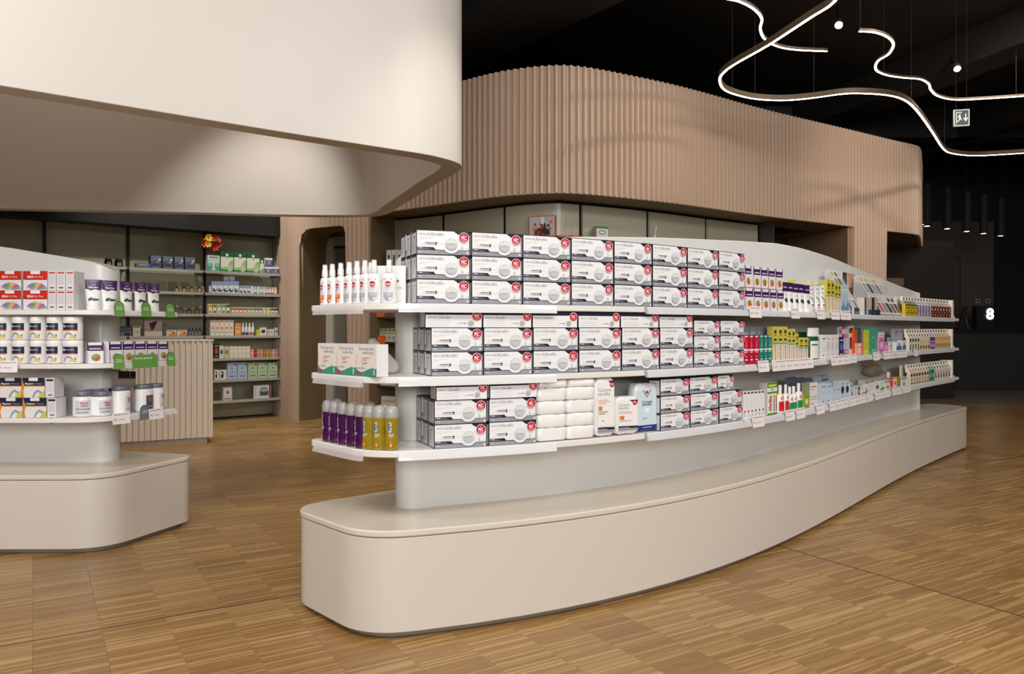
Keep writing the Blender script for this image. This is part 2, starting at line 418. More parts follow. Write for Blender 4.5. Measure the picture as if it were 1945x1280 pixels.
# doorway tunnel with rounded head
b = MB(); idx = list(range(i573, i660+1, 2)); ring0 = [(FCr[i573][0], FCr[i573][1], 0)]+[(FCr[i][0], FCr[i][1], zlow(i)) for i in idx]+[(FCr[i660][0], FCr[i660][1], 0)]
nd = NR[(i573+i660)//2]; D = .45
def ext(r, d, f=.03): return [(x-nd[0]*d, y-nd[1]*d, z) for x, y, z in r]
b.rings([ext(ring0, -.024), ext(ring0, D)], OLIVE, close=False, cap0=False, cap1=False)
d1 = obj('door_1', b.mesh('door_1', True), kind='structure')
def loc_d(t, d, z):       # t 0..1 across the doorway, d depth
    a, c = Vector(FCr[i573]), Vector(FCr[i660]); p = a+(c-a)*t; return (p.x-nd[0]*d, p.y-nd[1]*d, z)
def dbox(t0, t1, d0, d1_, z0, z1, m):
    b = MB(); b.rings([[loc_d(t0, d0, z), loc_d(t1, d0, z), loc_d(t1, d1_, z), loc_d(t0, d1_, z)] for z in (z0, z1)], m); return b
o = obj('door_surround', dbox(-.3, 1.5, D+.08, D+.1, 0, 3, mat((150, 142, 122))).mesh('door_surround'), d1)
o = obj('door_frame', dbox(.0, .16, D, D+.05, 0, 2.42, mat((176, 172, 160))).mesh('door_frame'), d1)
obj('door_frame', dbox(.16, 1.3, D, D+.05, 2.3, 2.42, mat((150, 144, 130))).mesh('door_frame'), d1)
obj('door_leaf', dbox(.19, 1.3, D+.03, D+.06, 0.01, 2.27, mat((112, 108, 98), .35)).mesh('door_leaf'), d1)
obj('door_gap', dbox(.16, 1.3, D+.02, D+.07, 2.27, 2.3, BLACK).mesh('door_gap'), d1)

# ---------------------------------------------------------------- back-left shelving wall
WA, WB = Vector((-5.81, 8.96)), Vector((-3.29, 11.04)); WD = (WB-WA).normalized(); WN = Vector((WD.y, -WD.x))
def wline(off): a = WA-WD*3+WN*off; c = WB+WD*.6+WN*off; return [tuple(a), tuple(c)]
def wpt(px, off=0):
    p = hit(wline(off), px, False); return Vector(p)
w0 = wline(-.05); wall_s = wallseg(w0[0], w0[1], 0, 4.8, .04, BLACK, 'wall_shelving', None, 'structure')
PW = mat((158, 154, 130), .35)
pxs = [-260, -110, 84, 243, 388, 519]
for a, c in zip(pxs, pxs[1:]):
    A, C = wpt(a), wpt(c); A = A+WD*.016; C = C-WD*.016
    wallseg(A, C, .02, 2.5, .03, PW, 'wall_panel', wall_s)
A, C = wpt(-400, .17), wpt(523, .17)
wallseg(A, C, 2.45, 4.8, .3, mat((20, 18, 17), .6), 'bulkhead', wall_s)
wallseg(wpt(519, .02)+WD*.03, wpt(519, .02)+WD*.36, 0, 4.8, .06, mat((120, 104, 88)), 'wall_return', wall_s)
LV = [1.94, 1.66, 1.385, 1.107, .815, .537, .266]
def shelfrack(name, a, c, lv, label, up):
    t = empty(name, (*wpt((a+c)/2), 0)); tag(t, label, 'shelving', 'wall shelving bays')
    inv = Matrix.Translation(-Vector((*wpt((a+c)/2), 0)))
    for z in lv:
        A, C = wpt(a, .19), wpt(c, .19); o = beam(A+WD*.02, C-WD*.02, .30, z-.012, z, GLASS, 'glass_shelf', t); o.matrix_parent_inverse = inv
        A, C = wpt(a, .345), wpt(c, .345); o2 = beam(A+WD*.015, C-WD*.015, .012, z-.032, z+.002, mat((200, 198, 190), .35, metal=.5), 'shelf_edge', t); o2.matrix_parent_inverse = inv
        for e in (A+WD*.012, C-WD*.012):
            o3 = beam(e-WN*.01, e-WN*.33, .012, z-.04, z-.012, mat((60, 56, 52), .4), 'shelf_bracket', t); o3.matrix_parent_inverse = inv
    for e in up:
        A = wpt(e, .03); o = beam(A-WD*.014, A+WD*.014, .04, 0, 2.46, mat((176, 172, 164), .35, metal=.3) if e > 500 else BLACK, 'upright', t); o.matrix_parent_inverse = inv
    return t
shelfrack('wall_shelf_bay', 388, 534, LV, 'glass shelving bay at the right end of the back wall, metal shelf edges', (521,))
shelfrack('wall_shelf_bay', 243, 388, LV[:4], 'glass shelving bay behind the counter, between two black uprights', (388, 243))
shelfrack('wall_shelf_bay', 84, 243, LV[:4], 'leftmost glass shelving bay, partly behind the left island display', (84,))

# ---------------------------------------------------------------- fluted counter
CA, CB = Vector((-5.25, 7.20)), Vector((-3.15, 8.33)); CD = (CB-CA).normalized(); CN = Vector((CD.y, -CD.x))
P = resample([tuple(CA), tuple(CB)], .01375); b = MB(); R0 = []
for i, (x, y) in enumerate(P):
    d = (0, 0, .018, .018)[i % 4]; R0.append((x+CN.x*d, y+CN.y*d))
bk = [tuple(CB-CN*.6), tuple(CA-CN*.6)]
cnt = empty('service_counter', (*((CA+CB)/2), 0)); tag(cnt, 'cream fluted service counter on a recessed base, behind the left island display', 'counter')
inv = Matrix.Translation(-Vector(((CA.x+CB.x)/2, (CA.y+CB.y)/2, 0)))
out = R0+bk; FL2 = mat((214, 202, 186), .4)
b = MB(); b.rings([[(*p, z) for p in out] for z in (.06, 1.07)], FL2); o = obj('fluted_body', b.mesh('fluted_body'), cnt); o.matrix_parent_inverse = inv
ot = [tuple(CA+CN*.02), tuple(CB+CN*.02+CD*.004), tuple(CB-CN*.6+CD*.004), tuple(CA-CN*.6)]
b = slab(ot, 1.07, 1.085, mat((220, 210, 196), .3), .002); o = obj('worktop', b.mesh('worktop'), cnt); o.matrix_parent_inverse = inv
ob = [tuple(CA-CN*.02), tuple(CB-CN*.02-CD*.06), tuple(CB-CN*.58-CD*.06), tuple(CA-CN*.58)]
b = MB(); b.rings([[(*p, z) for p in ob] for z in (0, .06)], mat((170, 158, 146), .4)); o = obj('base', b.mesh('base'), cnt); o.matrix_parent_inverse = inv

# ---------------------------------------------------------------- white suspended hoop canopy
HP = [(-7.0, 3.1), (-4.2, 2.35), (-3.3, 3.02), (-2.42, 3.74), (-2.03, 4.06), (-1.58, 4.43), (-1.18, 4.75), (-.80, 5.04), (-.52, 5.27), (-.36, 5.55), (-.42, 5.85), (-.61, 6.30), (-.86, 6.95), (-1.06, 7.45), (-1.22, 7.88), (-1.42, 8.12), (-1.75, 8.17), (-2.41, 8.12), (-3.53, 7.92), (-4.98, 7.72), (-7.0, 7.5)]
HPc = catmull(HP, 6)
HI = offset_poly(HPc, .15); hz = 2.35; bv = .003
b = MB()
HO2, HI2 = offset_poly(HPc, bv), offset_poly(HPc, .15-bv)
rings = [[(*p, 4.8) for p in HPc], [(*p, hz+bv) for p in HPc], [(*p, hz) for p in HO2], [(*p, hz) for p in HI2], [(*p, hz+bv) for p in HI], [(*p, 4.8) for p in HI]]
b.rings(rings, CREAM, cap0=False, cap1=False)
hoop = obj('ceiling_hoop', b.mesh('ceiling_hoop', True, 40)); tag(hoop, 'huge cream curved ceiling hood hanging over the left island display', 'ceiling hood')

# ---------------------------------------------------------------- island displays
TOPS = [1.30, 1.009, .718]
def mesh_part(name, mb, parent, smooth=True, angle=30, label=None):
    return obj(name, mb.mesh(name, smooth, angle), parent, label=label)
def island(name, G, label, pan_pts, rail_ranges):
    t = empty(name, (0, 0, 0)); tag(t, label, 'display island', 'island displays')
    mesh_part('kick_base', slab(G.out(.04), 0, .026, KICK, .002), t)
    mesh_part('plinth', slab(G.out(.004), .027, .392, PLINTH, .003), t)
    mesh_part('plinth_top', slab(G.out(0), .395, .422, PLTOP, .006), t)
    # panel: band with rounded ends and a shaped top edge
    out, zf = pan_pts
    b = MB(); n = len(out); I = offset_poly(out, .006)
    b.rings([[(x, y, .42) for x, y in out], [(x, y, zf(x)-.006) for x, y in out], [(x, y, zf(x)) for x, y in I]], PANEL)
    mesh_part('centre_panel', b, t, True, 40)
    inn = G.inn
    for z in TOPS:
        s = mesh_part('shelf', slab(G.out(inn), z-.026, z, SHELF, .003), t)
        for a, c, mm, hgt, th in rail_ranges:
            P = G.out(inn-.004); Q = []
            n = len(P)
            pa, pc = hit(P, a), hit(P, c)
            seg = [q for q in P if q[1] < hit_y(P, q) + 1e-3 and min(a, c) < CX+F*q[0]/q[1] < max(a, c)]
            seg = [pa]+sorted(seg, key=lambda q: q[0]/q[1])+[pc]
            O = offset_poly(seg, -th, False); O2 = offset_poly(seg, -th-.012, False)
            b = MB(); R = [[(*p, z-.004), (*q, z-.004), (*r, z-hgt+.004), (*r, z-hgt), (*p, z-hgt)] for p, q, r in zip(seg, O, O2)]
            b.rings(R, mm); mesh_part('price_rail', b, s)
    return t
def hit_y(P, q): return hit(P, CX+F*q[0]/q[1]-.001)[1] if hit(P, CX+F*q[0]/q[1]-.001) else 1e9
PF = []
for i in range(1, 37):
    w = .37+(.30-.37)*i/36; q = offset_poly(FR, w, False)[i]
    PF.append(q)
PF = [p for p in PF if p[0] > -.46 and p[1] < 7.66]; PF = [(-.47, 3.385)]+PF+[(3.975, 7.66)]
PBk = offset_poly(PF, .17, False)
panR = PF+PBk[::-1]; nPF = len(PF)
panR = fillet(panR, {0: .09, nPF-1: .05, nPF: .05, 2*nPF-1: .09})
def zR(x):
    base = float(np.interp(x, [-.5, -.44, -.40, -.3, .5, 1.15, 1.72, 2.0, 2.4, 3.98], [1.50, 1.555, 1.575, 1.59, 1.655, 1.705, 1.752, 1.755, 1.735, 1.545]))
    return base
isl = island('island_display', GR, 'long white bow-fronted island display with three shelves on a cream plinth', (panR, zR),
       [(599, 690, ACRYL, .042, .003), (757, 1055, mat((240, 240, 242), .1, alpha=.75), .036, .003), (1228, 1810, mat((232, 232, 236), .1, alpha=.7), .034, .003)])
panL = [(-5.6, 4.63), (-4.2, 4.60), (-3.2, 4.594), (-2.35, 4.594), (-2.35, 4.80), (-5.6, 4.84)]
panL = fillet(panL, {3: .1, 4: .1})
_dense = []
for a, c in zip(panL, panL[1:]+panL[:1]):
    n = max(1, int(math.hypot(c[0]-a[0], c[1]-a[1])/.15))
    _dense += [(a[0]+(c[0]-a[0])*j/n, a[1]+(c[1]-a[1])*j/n) for j in range(n)]
def zL(x): return float(np.interp(x, [-5.6, -4, -3.0, -2.47, -2.40, -2.36, -2.34], [1.74, 1.76, 1.683, 1.595, 1.575, 1.55, 1.50]))
isl2 = island('island_display', GL, 'white island display at the left edge, stocked with jars and cartons', (_dense, zL), [(214, 333, ACRYL, .03, .003)])
for z in TOPS:   # grey joint clip on the left display shelf edges
    p = hit(GL.out(.06), 97); b = MB(); b.box(p[0]-.005, p[0]+.005, p[1]-.006, p[1]+.006, z-.032, z+.001, mat((120, 120, 128), .4)); obj('shelf_joint', b.mesh('shelf_joint'), isl2)
for px in (1227, 1413):
    for z in TOPS:
        p = hit(GR.out(.058), px); b = MB(); b.box(p[0]-.003, p[0]+.003, p[1]-.004, p[1]+.01, z-.032, z, mat((150, 148, 160), .4)); obj('shelf_joint', b.mesh('shelf_joint'), isl)

# ---------------------------------------------------------------- ribbon lamps
def px3(px, py, z):
    Y = F*(z-1.2)/(HY-py); return ((px-CX)/F*Y, Y)
def ribbon(pts, z, hh, label, wires, ztop=4.8):
    P = catmull([px3(a, c, z) for a, c in pts], 10); t = empty('ribbon_lamp', (*P[len(P)//2], z)); tag(t, label, 'ceiling lamp', 'winding ribbon lamps')
    inv = Matrix.Translation(-Vector((*P[len(P)//2], z))); w = .011
    A, B = offset_poly(P, w, False), offset_poly(P, -w, False)
    b = MB(); b.rings([[(*p, z+.004), (*q, z+.004), (*q, z+hh), (*p, z+hh)] for p, q in zip(A, B)], mat((96, 80, 64), .5, metal=.2))
    o = obj('housing', b.mesh('housing', True, 50), t); o.matrix_parent_inverse = inv
    b = MB(); b.rings([[(*p, z), (*q, z), (*q, z+.004), (*p, z+.004)] for p, q in zip(A, B)], LED)
    o = obj('light_diffuser', b.mesh('light_diffuser', True, 50), t); o.matrix_parent_inverse = inv
    for px in wires:
        k = (px-CX)/F; best = None
        for p, q in zip(P, P[1:]):
            fa, fb = p[0]-k*p[1], q[0]-k*q[1]
            if fa*fb <= 0 and fa != fb: best = Vector(p)+(Vector(q)-Vector(p))*(fa/(fa-fb))
        if best is None: continue
        b = MB(); b.tube([(best.x, best.y, z+hh), (best.x, best.y, ztop)], .0018, mat((56, 52, 48), .6), 5)
        o = obj('suspension_wire', b.mesh('suspension_wire'), t); o.matrix_parent_inverse = inv
ribbon([(1640, -70), (1612, -32), (1580, 8), (1540, 34), (1460, 86), (1400, 120), (1376, 137), (1367, 152), (1375, 170), (1400, 181), (1440, 189), (1490, 191), (1540, 187), (1600, 179), (1640, 178), (1690, 182), (1722, 193), (1745, 215), (1770, 250), (1792, 283), (1810, 292), (1850, 296), (1900, 294), (1960, 290), (2040, 284), (2300, 262), (2700, 240)], 3.6, .058,
       'large brown ribbon lamp swooping over the shop, lit along its lower edge', (1391, 1434, 1546, 1731, 1794))
ribbon([(1340, -12), (1378, -2), (1405, 4), (1432, 18), (1447, 36), (1444, 55), (1452, 74), (1475, 88), (1510, 95), (1571, 98)], 4.05, .032,
       'short ribbon lamp end curling behind the large one, upper middle', (1400, 1546))
ribbon([(1632, 60), (1660, 62), (1684, 70), (1697, 84), (1688, 103), (1667, 117), (1664, 133), (1684, 143), (1715, 148), (1748, 151), (1764, 160), (1768, 171), (1782, 183), (1815, 190), (1870, 188), (1945, 183), (2010, 178), (2300, 150), (2600, 140)], 3.85, .028,
       'thin winding ribbon lamp at upper right with a free end', (1634, 1679, 1731, 1930))
# recessed-style round spots
for i, (px, py, z) in enumerate(((1593, 47, 4.35), (1818, 130, 4.35))):
    X, Y = px3(px, py, z); t = empty('ceiling_spotlight', (X, Y, z)); tag(t, 'small round lit ceiling spotlight, %s' % ('between two ribbon lamps' if i == 0 else 'above the exit sign'), 'spotlight', 'round ceiling spotlights')
    b = MB(); b.lathe([(.036, -.01), (.044, -.01), (.046, .0), (.046, .045), (.02, .05)], mat((60, 58, 56), .5), seg=24); o = obj('housing', b.mesh('housing', True), t)
    b2 = MB(); b2.lathe([(.001, -.013), (.037, -.012), (.037, -.008)], mat((255, 240, 220), .5, emit=30), seg=24); o2 = obj('lamp_lens', b2.mesh('lamp_lens', True), t)
    b3 = MB(); b3.tube([(0, 0, .1), (0, 0, 4.8-z)], .012, BLACK); o3 = obj('stem', b3.mesh('stem'), t)
    t.rotation_euler = (-.75, .35 if i == 0 else .25, 0)
    o3.rotation_euler = (0, 0, 0)
# black tube downlights
for i, (px, py) in enumerate(((1752, 427), (1760.5, 430), (1799, 435), (1836, 440), (1868, 444), (1900.5, 448.5))):
    z = 2.9; X, Y = px3(px, py, z); r = .068 if i else .04
    t = empty('tube_downlight', (X, Y, z)); tag(t, 'black tube downlight hanging at far right, %s from the left' % ('first', 'second', 'third', 'fourth', 'fifth', 'sixth')[i], 'downlight', 'row of black tube downlights')
    b = MB(); b.lathe([(r*.75, .02), (r, 0), (r, .7)], mat((8, 8, 8), .8), seg=18, cap0=False); b.tube([(0, 0, .7), (0, 0, 1.9)], .003, BLACK)
    obj('housing', b.mesh('housing', True), t)
    b = MB(); b.lathe([(r*.6, .004), (r*.6, .02)], mat((255, 236, 210), .5, emit=14), seg=18); obj('lamp_lens', b.mesh('lamp_lens'), t)

# ================================================================ PRODUCTS
from mathutils.geometry import tessellate_polygon
INN = .05
_txt = {}
def glyphs(s, bold=0):
    k = (s, bold)
    if k not in _txt:
        cu = bpy.data.curves.new('lettering', 'FONT'); cu.body = s; cu.resolution_u = 2; cu.offset = bold
        o = bpy.data.objects.new('lettering', cu); me = bpy.data.meshes.new_from_object(o)
        V_ = [(v.co.x, v.co.y) for v in me.vertices]; Fc = [tuple(p.vertices) for p in me.polygons]
        bpy.data.objects.remove(o); bpy.data.curves.remove(cu); bpy.data.meshes.remove(me)
        xs = [v[0] for v in V_] or [0, 1]
        _txt[k] = (V_, Fc, min(xs), max(xs))
    return _txt[k]
def c_(c, r=.4): return c if not isinstance(c, tuple) else mat(c, r)
WH = (236, 235, 234)
def poly(b, Q, P, m):
    if not b.curved: b.face([P(*q) for q in Q], m); return
    k = b.mi(m); V_ = [Vector((x, y, 0)) for x, y in Q]
    def sub(a, c, d, l):
        if l == 0:
            i = len(b.v); b.v += [P(*a), P(*c), P(*d)]; b.f.append((i, i+1, i+2)); b.m.append(k); return
        ac, cd, da = [((p[0]+q[0])/2, (p[1]+q[1])/2) for p, q in ((a, c), (c, d), (d, a))]
        for t in ((a, ac, da), (ac, c, cd), (da, cd, d), (ac, cd, da)): sub(*t, l-1)
    for t in tessellate_polygon([V_]):
        q = [tuple(V_[i][:2]) for i in t]
        if (q[1][0]-q[0][0])*(q[2][1]-q[0][1])-(q[1][1]-q[0][1])*(q[2][0]-q[0][0]) < 0: q = q[::-1]
        big = max(abs(q[i][0]-q[j][0]) for i, j in ((0, 1), (1, 2), (0, 2))); sub(*q, 2 if big > .3 else 1 if big > .12 else 0)
def deco(b, w, h, items, surf=None, rough=.38):
    """flat print on a face: normalised coordinates, x 0..1 left to right, y 0..1 bottom to top"""
    if surf is None: surf = lambda x, z, e: (x, -e, z)
    e = 0.0
    for it in items:
        e += .00022; k = it[0]
        def P(x, y): return surf((x-.5)*w, y*h, e)
        if k == 'r':
            _, x0, y0, x1, y1, c = it; m = b.mi(c_(c, rough)); nx, ny = (8, 4) if b.curved else (1, 1); i0 = len(b.v)
            for j in range(ny+1):
                for i in range(nx+1): b.v.append(P(x0+(x1-x0)*i/nx, y0+(y1-y0)*j/ny))
            for j in range(ny):
                for i in range(nx):
                    a = i0+j*(nx+1)+i; b.f.append((a, a+1, a+nx+2, a+nx+1)); b.m.append(m)
        elif k in ('c', 'e'):
            if k == 'c': _, cx, cy, r, c = it; rx, ry = r*h/w, r
            else: _, cx, cy, rx, ry, c = it
            n = 20; poly(b, [(cx+rx*math.cos(2*math.pi*j/n), cy+ry*math.sin(2*math.pi*j/n)) for j in range(n)], P, c_(c, rough))
        elif k == 'p': poly(b, it[1], P, c_(it[2], rough))
        elif k in ('t', 'tl', 'tv'):
            _, s, cx, cy, hh, c = it[:6]; bold = it[6] if len(it) > 6 else 0; sx = it[7] if len(it) > 7 else 1
            V_, Fc, x0, x1 = glyphs(s, bold); sc = hh*h/.72; m = b.mi(c_(c, rough)); i0 = len(b.v); mid = (x0+x1)/2 if k != 'tl' else x0
            for x, y in V_:
                X, Y = (x-mid)*sc*sx, (y-.36)*sc
                if k == 'tv': X, Y = -Y, X
                b.v.append(surf((cx-.5)*w+X, cy*h+Y, e))
            for f in Fc: b.f.append(tuple(i0+q for q in f)); b.m.append(m)
_cache = {}
def NB(curved=False):
    b = MB(); b.curved = curved; return b
def carton(key, w, h, d, base, art=(), side=None, name='carton', sart=()):
    if key not in _cache:
        b = NB(); b.box(-w/2, w/2, 0, d, 0, h, c_(base), c_(side) if side else None)
        deco(b, w, h, art)
        if sart:
            rs = lambda x, z, e: (w/2+e, d/2+x, z); deco(b, d, h, sart, rs)
            ls = lambda x, z, e: (-w/2-e, d/2-x, z); deco(b, d, h, sart, ls)
        _cache[key] = ([('', b.mesh(name))], w, h)
    return _cache[key]
ORD = ['first', 'second', 'third', 'fourth', 'fifth', 'sixth', 'seventh', 'eighth', 'ninth', 'tenth', 'eleventh', 'twelfth', 'thirteenth', 'fourteenth', 'fifteenth', 'sixteenth', 'seventeenth', 'eighteenth']
def spawn(name, proto, loc, rz, label, cat, group=None, sx=1, sy=1, sz=1, rx=0, ry=0):
    parts, w, h = proto; root = None
    for nm, me in parts:
        o = bpy.data.objects.new(nm if nm else name, me); COL.objects.link(o)
        if root is None:
            root = o; o.location = (loc[0], loc[1], loc[2]+.0015); o.rotation_euler = (rx, ry, rz); o.scale = (sx, sy, sz); tag(o, label, cat, group)
        else: o.parent = root
    return root
def line_of(L, off):
    if L == 'W': return wline(.35-off), False
    return (GR if L == 'R' else GL).out((GR if L == 'R' else GL).inn+off), True
def slot(L, px0, px1, off):
    P, cl = line_of(L, off); a, c = hit(P, px0, cl), hit(P, px1, cl)
    if a is None and c is None and cl:
        q = [CX+F*p[0]/p[1] for p in P]; lo, hi = min(q)+.6, max(q)-.6
        px0, px1 = max(lo, min(hi-1, px0)), min(hi, max(lo+1, px1)); a, c = hit(P, px0), hit(P, px1)
    if a is None: a = c
    if c is None: c = a
    return a, c
def put(name, proto, L, z, px0, px1, ytop, label, cat, group=None, off=.012, dz=0, keep=False, depth=1, rot=0):
    """stand a product on shelf height z of display L so that it spans the given columns"""
    a, c = slot(L, px0, px1, off); mx, my = (a[0]+c[0])/2, (a[1]+c[1])/2
    w = math.hypot(c[0]-a[0], c[1]-a[1]); rz = math.atan2(c[1]-a[1], c[0]-a[0]) if w > 1e-4 else 0
    h = 1.2+(HY-ytop)/F*my-z-dz if ytop is not None else proto[2]
    if L != 'W' and z < 1.2: h = min(h, .2615-dz)
    sx = 1 if keep else max(.2*w, w-.0022)/proto[1]; sz = h/proto[2]
    return spawn(name, proto, (mx, my, z+dz), rz+rot, label, cat, group, sx, depth, sz)

# ---- syringe cartons
NAVY = (30, 30, 52); GRY = (150, 152, 158); LG = (196, 197, 200); RED = (196, 22, 48); WHT = (238, 238, 240)
def syr_art(v, flat=False):
    if flat:
        A = [('r', .008, .0, .992, .76, WHT), ('tl', 'SIRINGA', .05, .60, .10, (120, 120, 128), 0), ('tl', 'Ultrafin', .235, .61, .17, (110, 112, 124), 0)]
        for i in range(3): A.append(('r', .05, .12+.13*i, .44, .135+.13*i, LG))
        A += [('r', .55, .22, .66, .29, (225, 226, 228)), ('r', .60, .25, .70, .265, (60, 60, 70)), ('r', .69, .22, .705, .30, (20, 20, 30)),
              ('c', .80, .26, .19, (205, 207, 210)), ('c', .80, .24, .155, (176, 179, 183)), ('c', .905, .68, .30, WHT), ('c', .905, .68, .27, RED),
              ('t', 'PiC', .905, .70, .20, WHT, .03, .72), ('r', .865, .50, .945, .54, (230, 160, 160))]
        return A
    A = [('p', [(.008, .0), (.992, .0), (.992, .80), (.83, .80), (.77, .86), (.70, .97), (.008, .97)], WHT),
         ('tl', 'SIRINGA', .04, .83, .08, (128, 128, 134), 0), ('tl', 'Ultrafin', .225, .84, .135, (112, 114, 126), 0, 1.12)]
    for i, (a, c) in enumerate(((.04, .33), (.04, .14))): A.append(('r', a, .67-.055*i, c, .68-.055*i, (206, 190, 194)))
    A += [('r', .09, .40, .37, .50, (216, 217, 220)), ('r', .095, .41, .36, .49, (240, 240, 242)), ('r', .17, .455, .36, .485, (60, 60, 66)),
          ('p', [(.135, .47), (.165, .43), (.195, .47), (.165, .455)], (214, 90, 100)), ('r', .355, .385, .375, .515, (18, 18, 24)), ('r', .375, .442, .50, .450, (180, 180, 184))]
    for i in range(5): A.append(('r', .20+.033*i, .405, .215+.033*i, .43, (60, 60, 66)))
    A += [('p', [(.008, .17), (.50, .17), (.54, .09), (.60, .045), (.66, .03), (.70, .045), (.745, .09), (.79, .19), (.992, .19), (.992, 0), (.008, 0)], GRY),
          ('p', [(.008, .165), (.50, .165), (.545, .085), (.60, .04), (.66, .025), (.705, .04), (.75, .085), (.79, .18), (.992, .18), (.992, .20), (.785, .20), (.74, .105), (.70, .065), (.66, .05), (.60, .062), (.55, .105), (.51, .19), (.008, .19)], NAVY),
          ('p', [(.008, .175), (.36, .175), (.31, .29), (.008, .29)], NAVY), ('r', .03, .235, .11, .26, WHT), ('r', .12, .24, .22, .25, GRY), ('r', .03, .20, .26, .215, GRY),
          ('r', .03, .09, .10, .115, WHT), ('r', .12, .095, .40, .11, LG), ('r', .03, .04, .40, .055, LG),
          ('c', .648, .44, .245, (190, 192, 196)), ('c', .648, .445, .225, (222, 223, 226)), ('p', [(.548, .44)]+[(.648+.1*math.cos(a), .44+.215*math.sin(a)) for a in [math.pi+math.pi*j/10 for j in range(11)]], (196, 198, 202)),
          ('r', .60, .44, .71, .456, (90, 92, 98)), ('r', .55, .425, .60, .44, (120, 122, 128)),
          ('c', .882, .73, .215, WHT), ('c', .882, .73, .195, RED), ('t', 'PiC', .882, .72, .155, WHT, .03, .72), ('c', .880, .845, .022, WHT), ('r', .845, .58, .92, .605, (240, 200, 205)),
          ('t', v, .85 if v == '5' else .82, .31, .15, (160, 162, 168), 0), ('r', .915, .26, .94, .275, GRY), ('r', .95, .26, .985, .275, GRY), ('r', .925, .04, .97, .13, WHT), ('r', .94, .06, .958, .11, GRY)]
    return A
SAR = [('r', .08, .03, .92, .90, (214, 214, 216)), ('r', .3, .7, .7, .76, GRY), ('r', .3, .2, .36, .62, GRY), ('r', .5, .2, .56, .62, LG)]
S5 = carton('s5', .215, .0975, .09, NAVY, syr_art('5'), NAVY, 'syringe_box', SAR)
S25 = carton('s25', .14, .078, .075, NAVY, syr_art('2.5'), NAVY, 'syringe_box', SAR)
SF = carton('sf', .215, .066, .09, NAVY, syr_art('5', True), NAVY, 'syringe_box', SAR)
CAT = 'medicine box'
def syr(proto, sh, z, cols, rows, h, rowname, what, ncol=None, start=0, depth=1):
    for r in range(rows):
        for ci, (a, c) in enumerate(cols):
            o = put('syringe_box', proto, 'R', z, a, c, None, '%s, %s shelf, %s row, %s from the left' % (what, sh, rowname[r], ORD[ci+start]), CAT,
                'syringe boxes on the %s shelf' % sh, off=.012, dz=r*(h+.0012)); o.scale.z = h/proto[2]; o.scale.x *= .987
RN = ['bottom', 'middle', 'top']
T5 = 'large 5 ml syringe box'
colsT = [(790, 893), (895, 991), (992.5, 1083), (1084.5, 1165), (1166, 1237.5), (1239, 1304.5), (1305.5, 1364), (1365, 1414)]
syr(S5, 'top', 1.30, colsT, 3, .0965, RN, T5)
colsM = [(818, 917), (918, 1011), (1012, 1098), (1099, 1179), (1180.5, 1252), (1253, 1316)]
syr(S5, 'middle', 1.009, colsM, 2, .0965, RN, T5)
colsF = [(807, 916), (917, 1010), (1011, 1097), (1098, 1177.5), (1178.5, 1251), (1252, 1315)]
for ci, (a, c) in enumerate(colsF):
    put('syringe_box', SF, 'R', 1.009, a, c, None, 'flat white syringe box with navy top band, middle shelf, %s from the left' % ORD[ci], CAT, 'syringe boxes on the middle shelf', off=.008, dz=.1945)
T25 = 'small 2.5 ml syringe box'
syr(S25, 'middle', 1.009, [(1317.5, 1367), (1368, 1413)], 3, .076, RN, T25)
colsB = [(824, 925), (928, 1019)]
syr(S5, 'bottom', .718, colsB, 2, .096, RN, T5)
for ci, (a, c) in enumerate(((828, 926), (930, 1021))):
    put('syringe_box', SF, 'R', .718, a, c, None, 'flat white syringe box with navy top band, bottom shelf, %s from the left' % ORD[ci], CAT, 'syringe boxes on the bottom shelf', off=.004, dz=.1945)
syr(S25, 'bottom', .718, [(1254, 1309), (1311, 1362), (1366, 1409)], 2, .08, RN, T25)
for i, (a, c) in enumerate(((1254, 1308), (1310, 1362), (1363, 1393))):
    put('syringe_box', S25, 'R', .718, a, c, None, 'small 2.5 ml syringe box, bottom shelf, top row, %s from the left' % ORD[i], CAT, 'syringe boxes on the bottom shelf', off=.014, dz=.164)
# the boxes standing behind the first column: their left ends show
for sh, z, (a, c), rows in (('top', 1.30, colsT[0], 3), ('middle', 1.009, colsM[0], 2), ('bottom', .718, colsB[0], 2)):
    for k in (1, 2):
        for r in range(rows):
            p, q = slot('R', a, c, .012); d = Vector((q[0]-p[0], q[1]-p[1])); rz = math.atan2(d.y, d.x); d.normalize(); n = Vector((-d.y, d.x))
            m = (Vector(p)+Vector(q))/2+n*(.092*k+.002)-d*.004*k
            spawn('syringe_box', S5, (m.x, m.y, z+r*.0983), rz, 'syringe box end, %s shelf, %s row, %s one behind the first column' % (sh, RN[r], ORD[k-1]), CAT, 'syringe boxes on the %s shelf' % sh, 1, .95, .99)

# ---- cotton packs
def pillow(w, h, d, seed, m, n=20, name='cotton_pack', e=.3):
    rr = random.Random(seed); b = NB(); R_ = []
    for k in range(11):
        ph = -math.pi/2+math.pi*k/10; cz = math.copysign(abs(math.sin(ph))**e, math.sin(ph)); cr = abs(math.cos(ph))**e
        R_.append([(w/2*cr*math.copysign(abs(math.cos(a))**e, math.cos(a))*(1+rr.uniform(-.022, .022)), d/2+d/2*cr*math.copysign(abs(math.sin(a))**e, math.sin(a))*(1+rr.uniform(-.03, .03)), h/2+h/2*cz*(1+rr.uniform(-.035, .0))) for a in [2*math.pi*j/n for j in range(n)]])
    b.rings(R_, m); return b
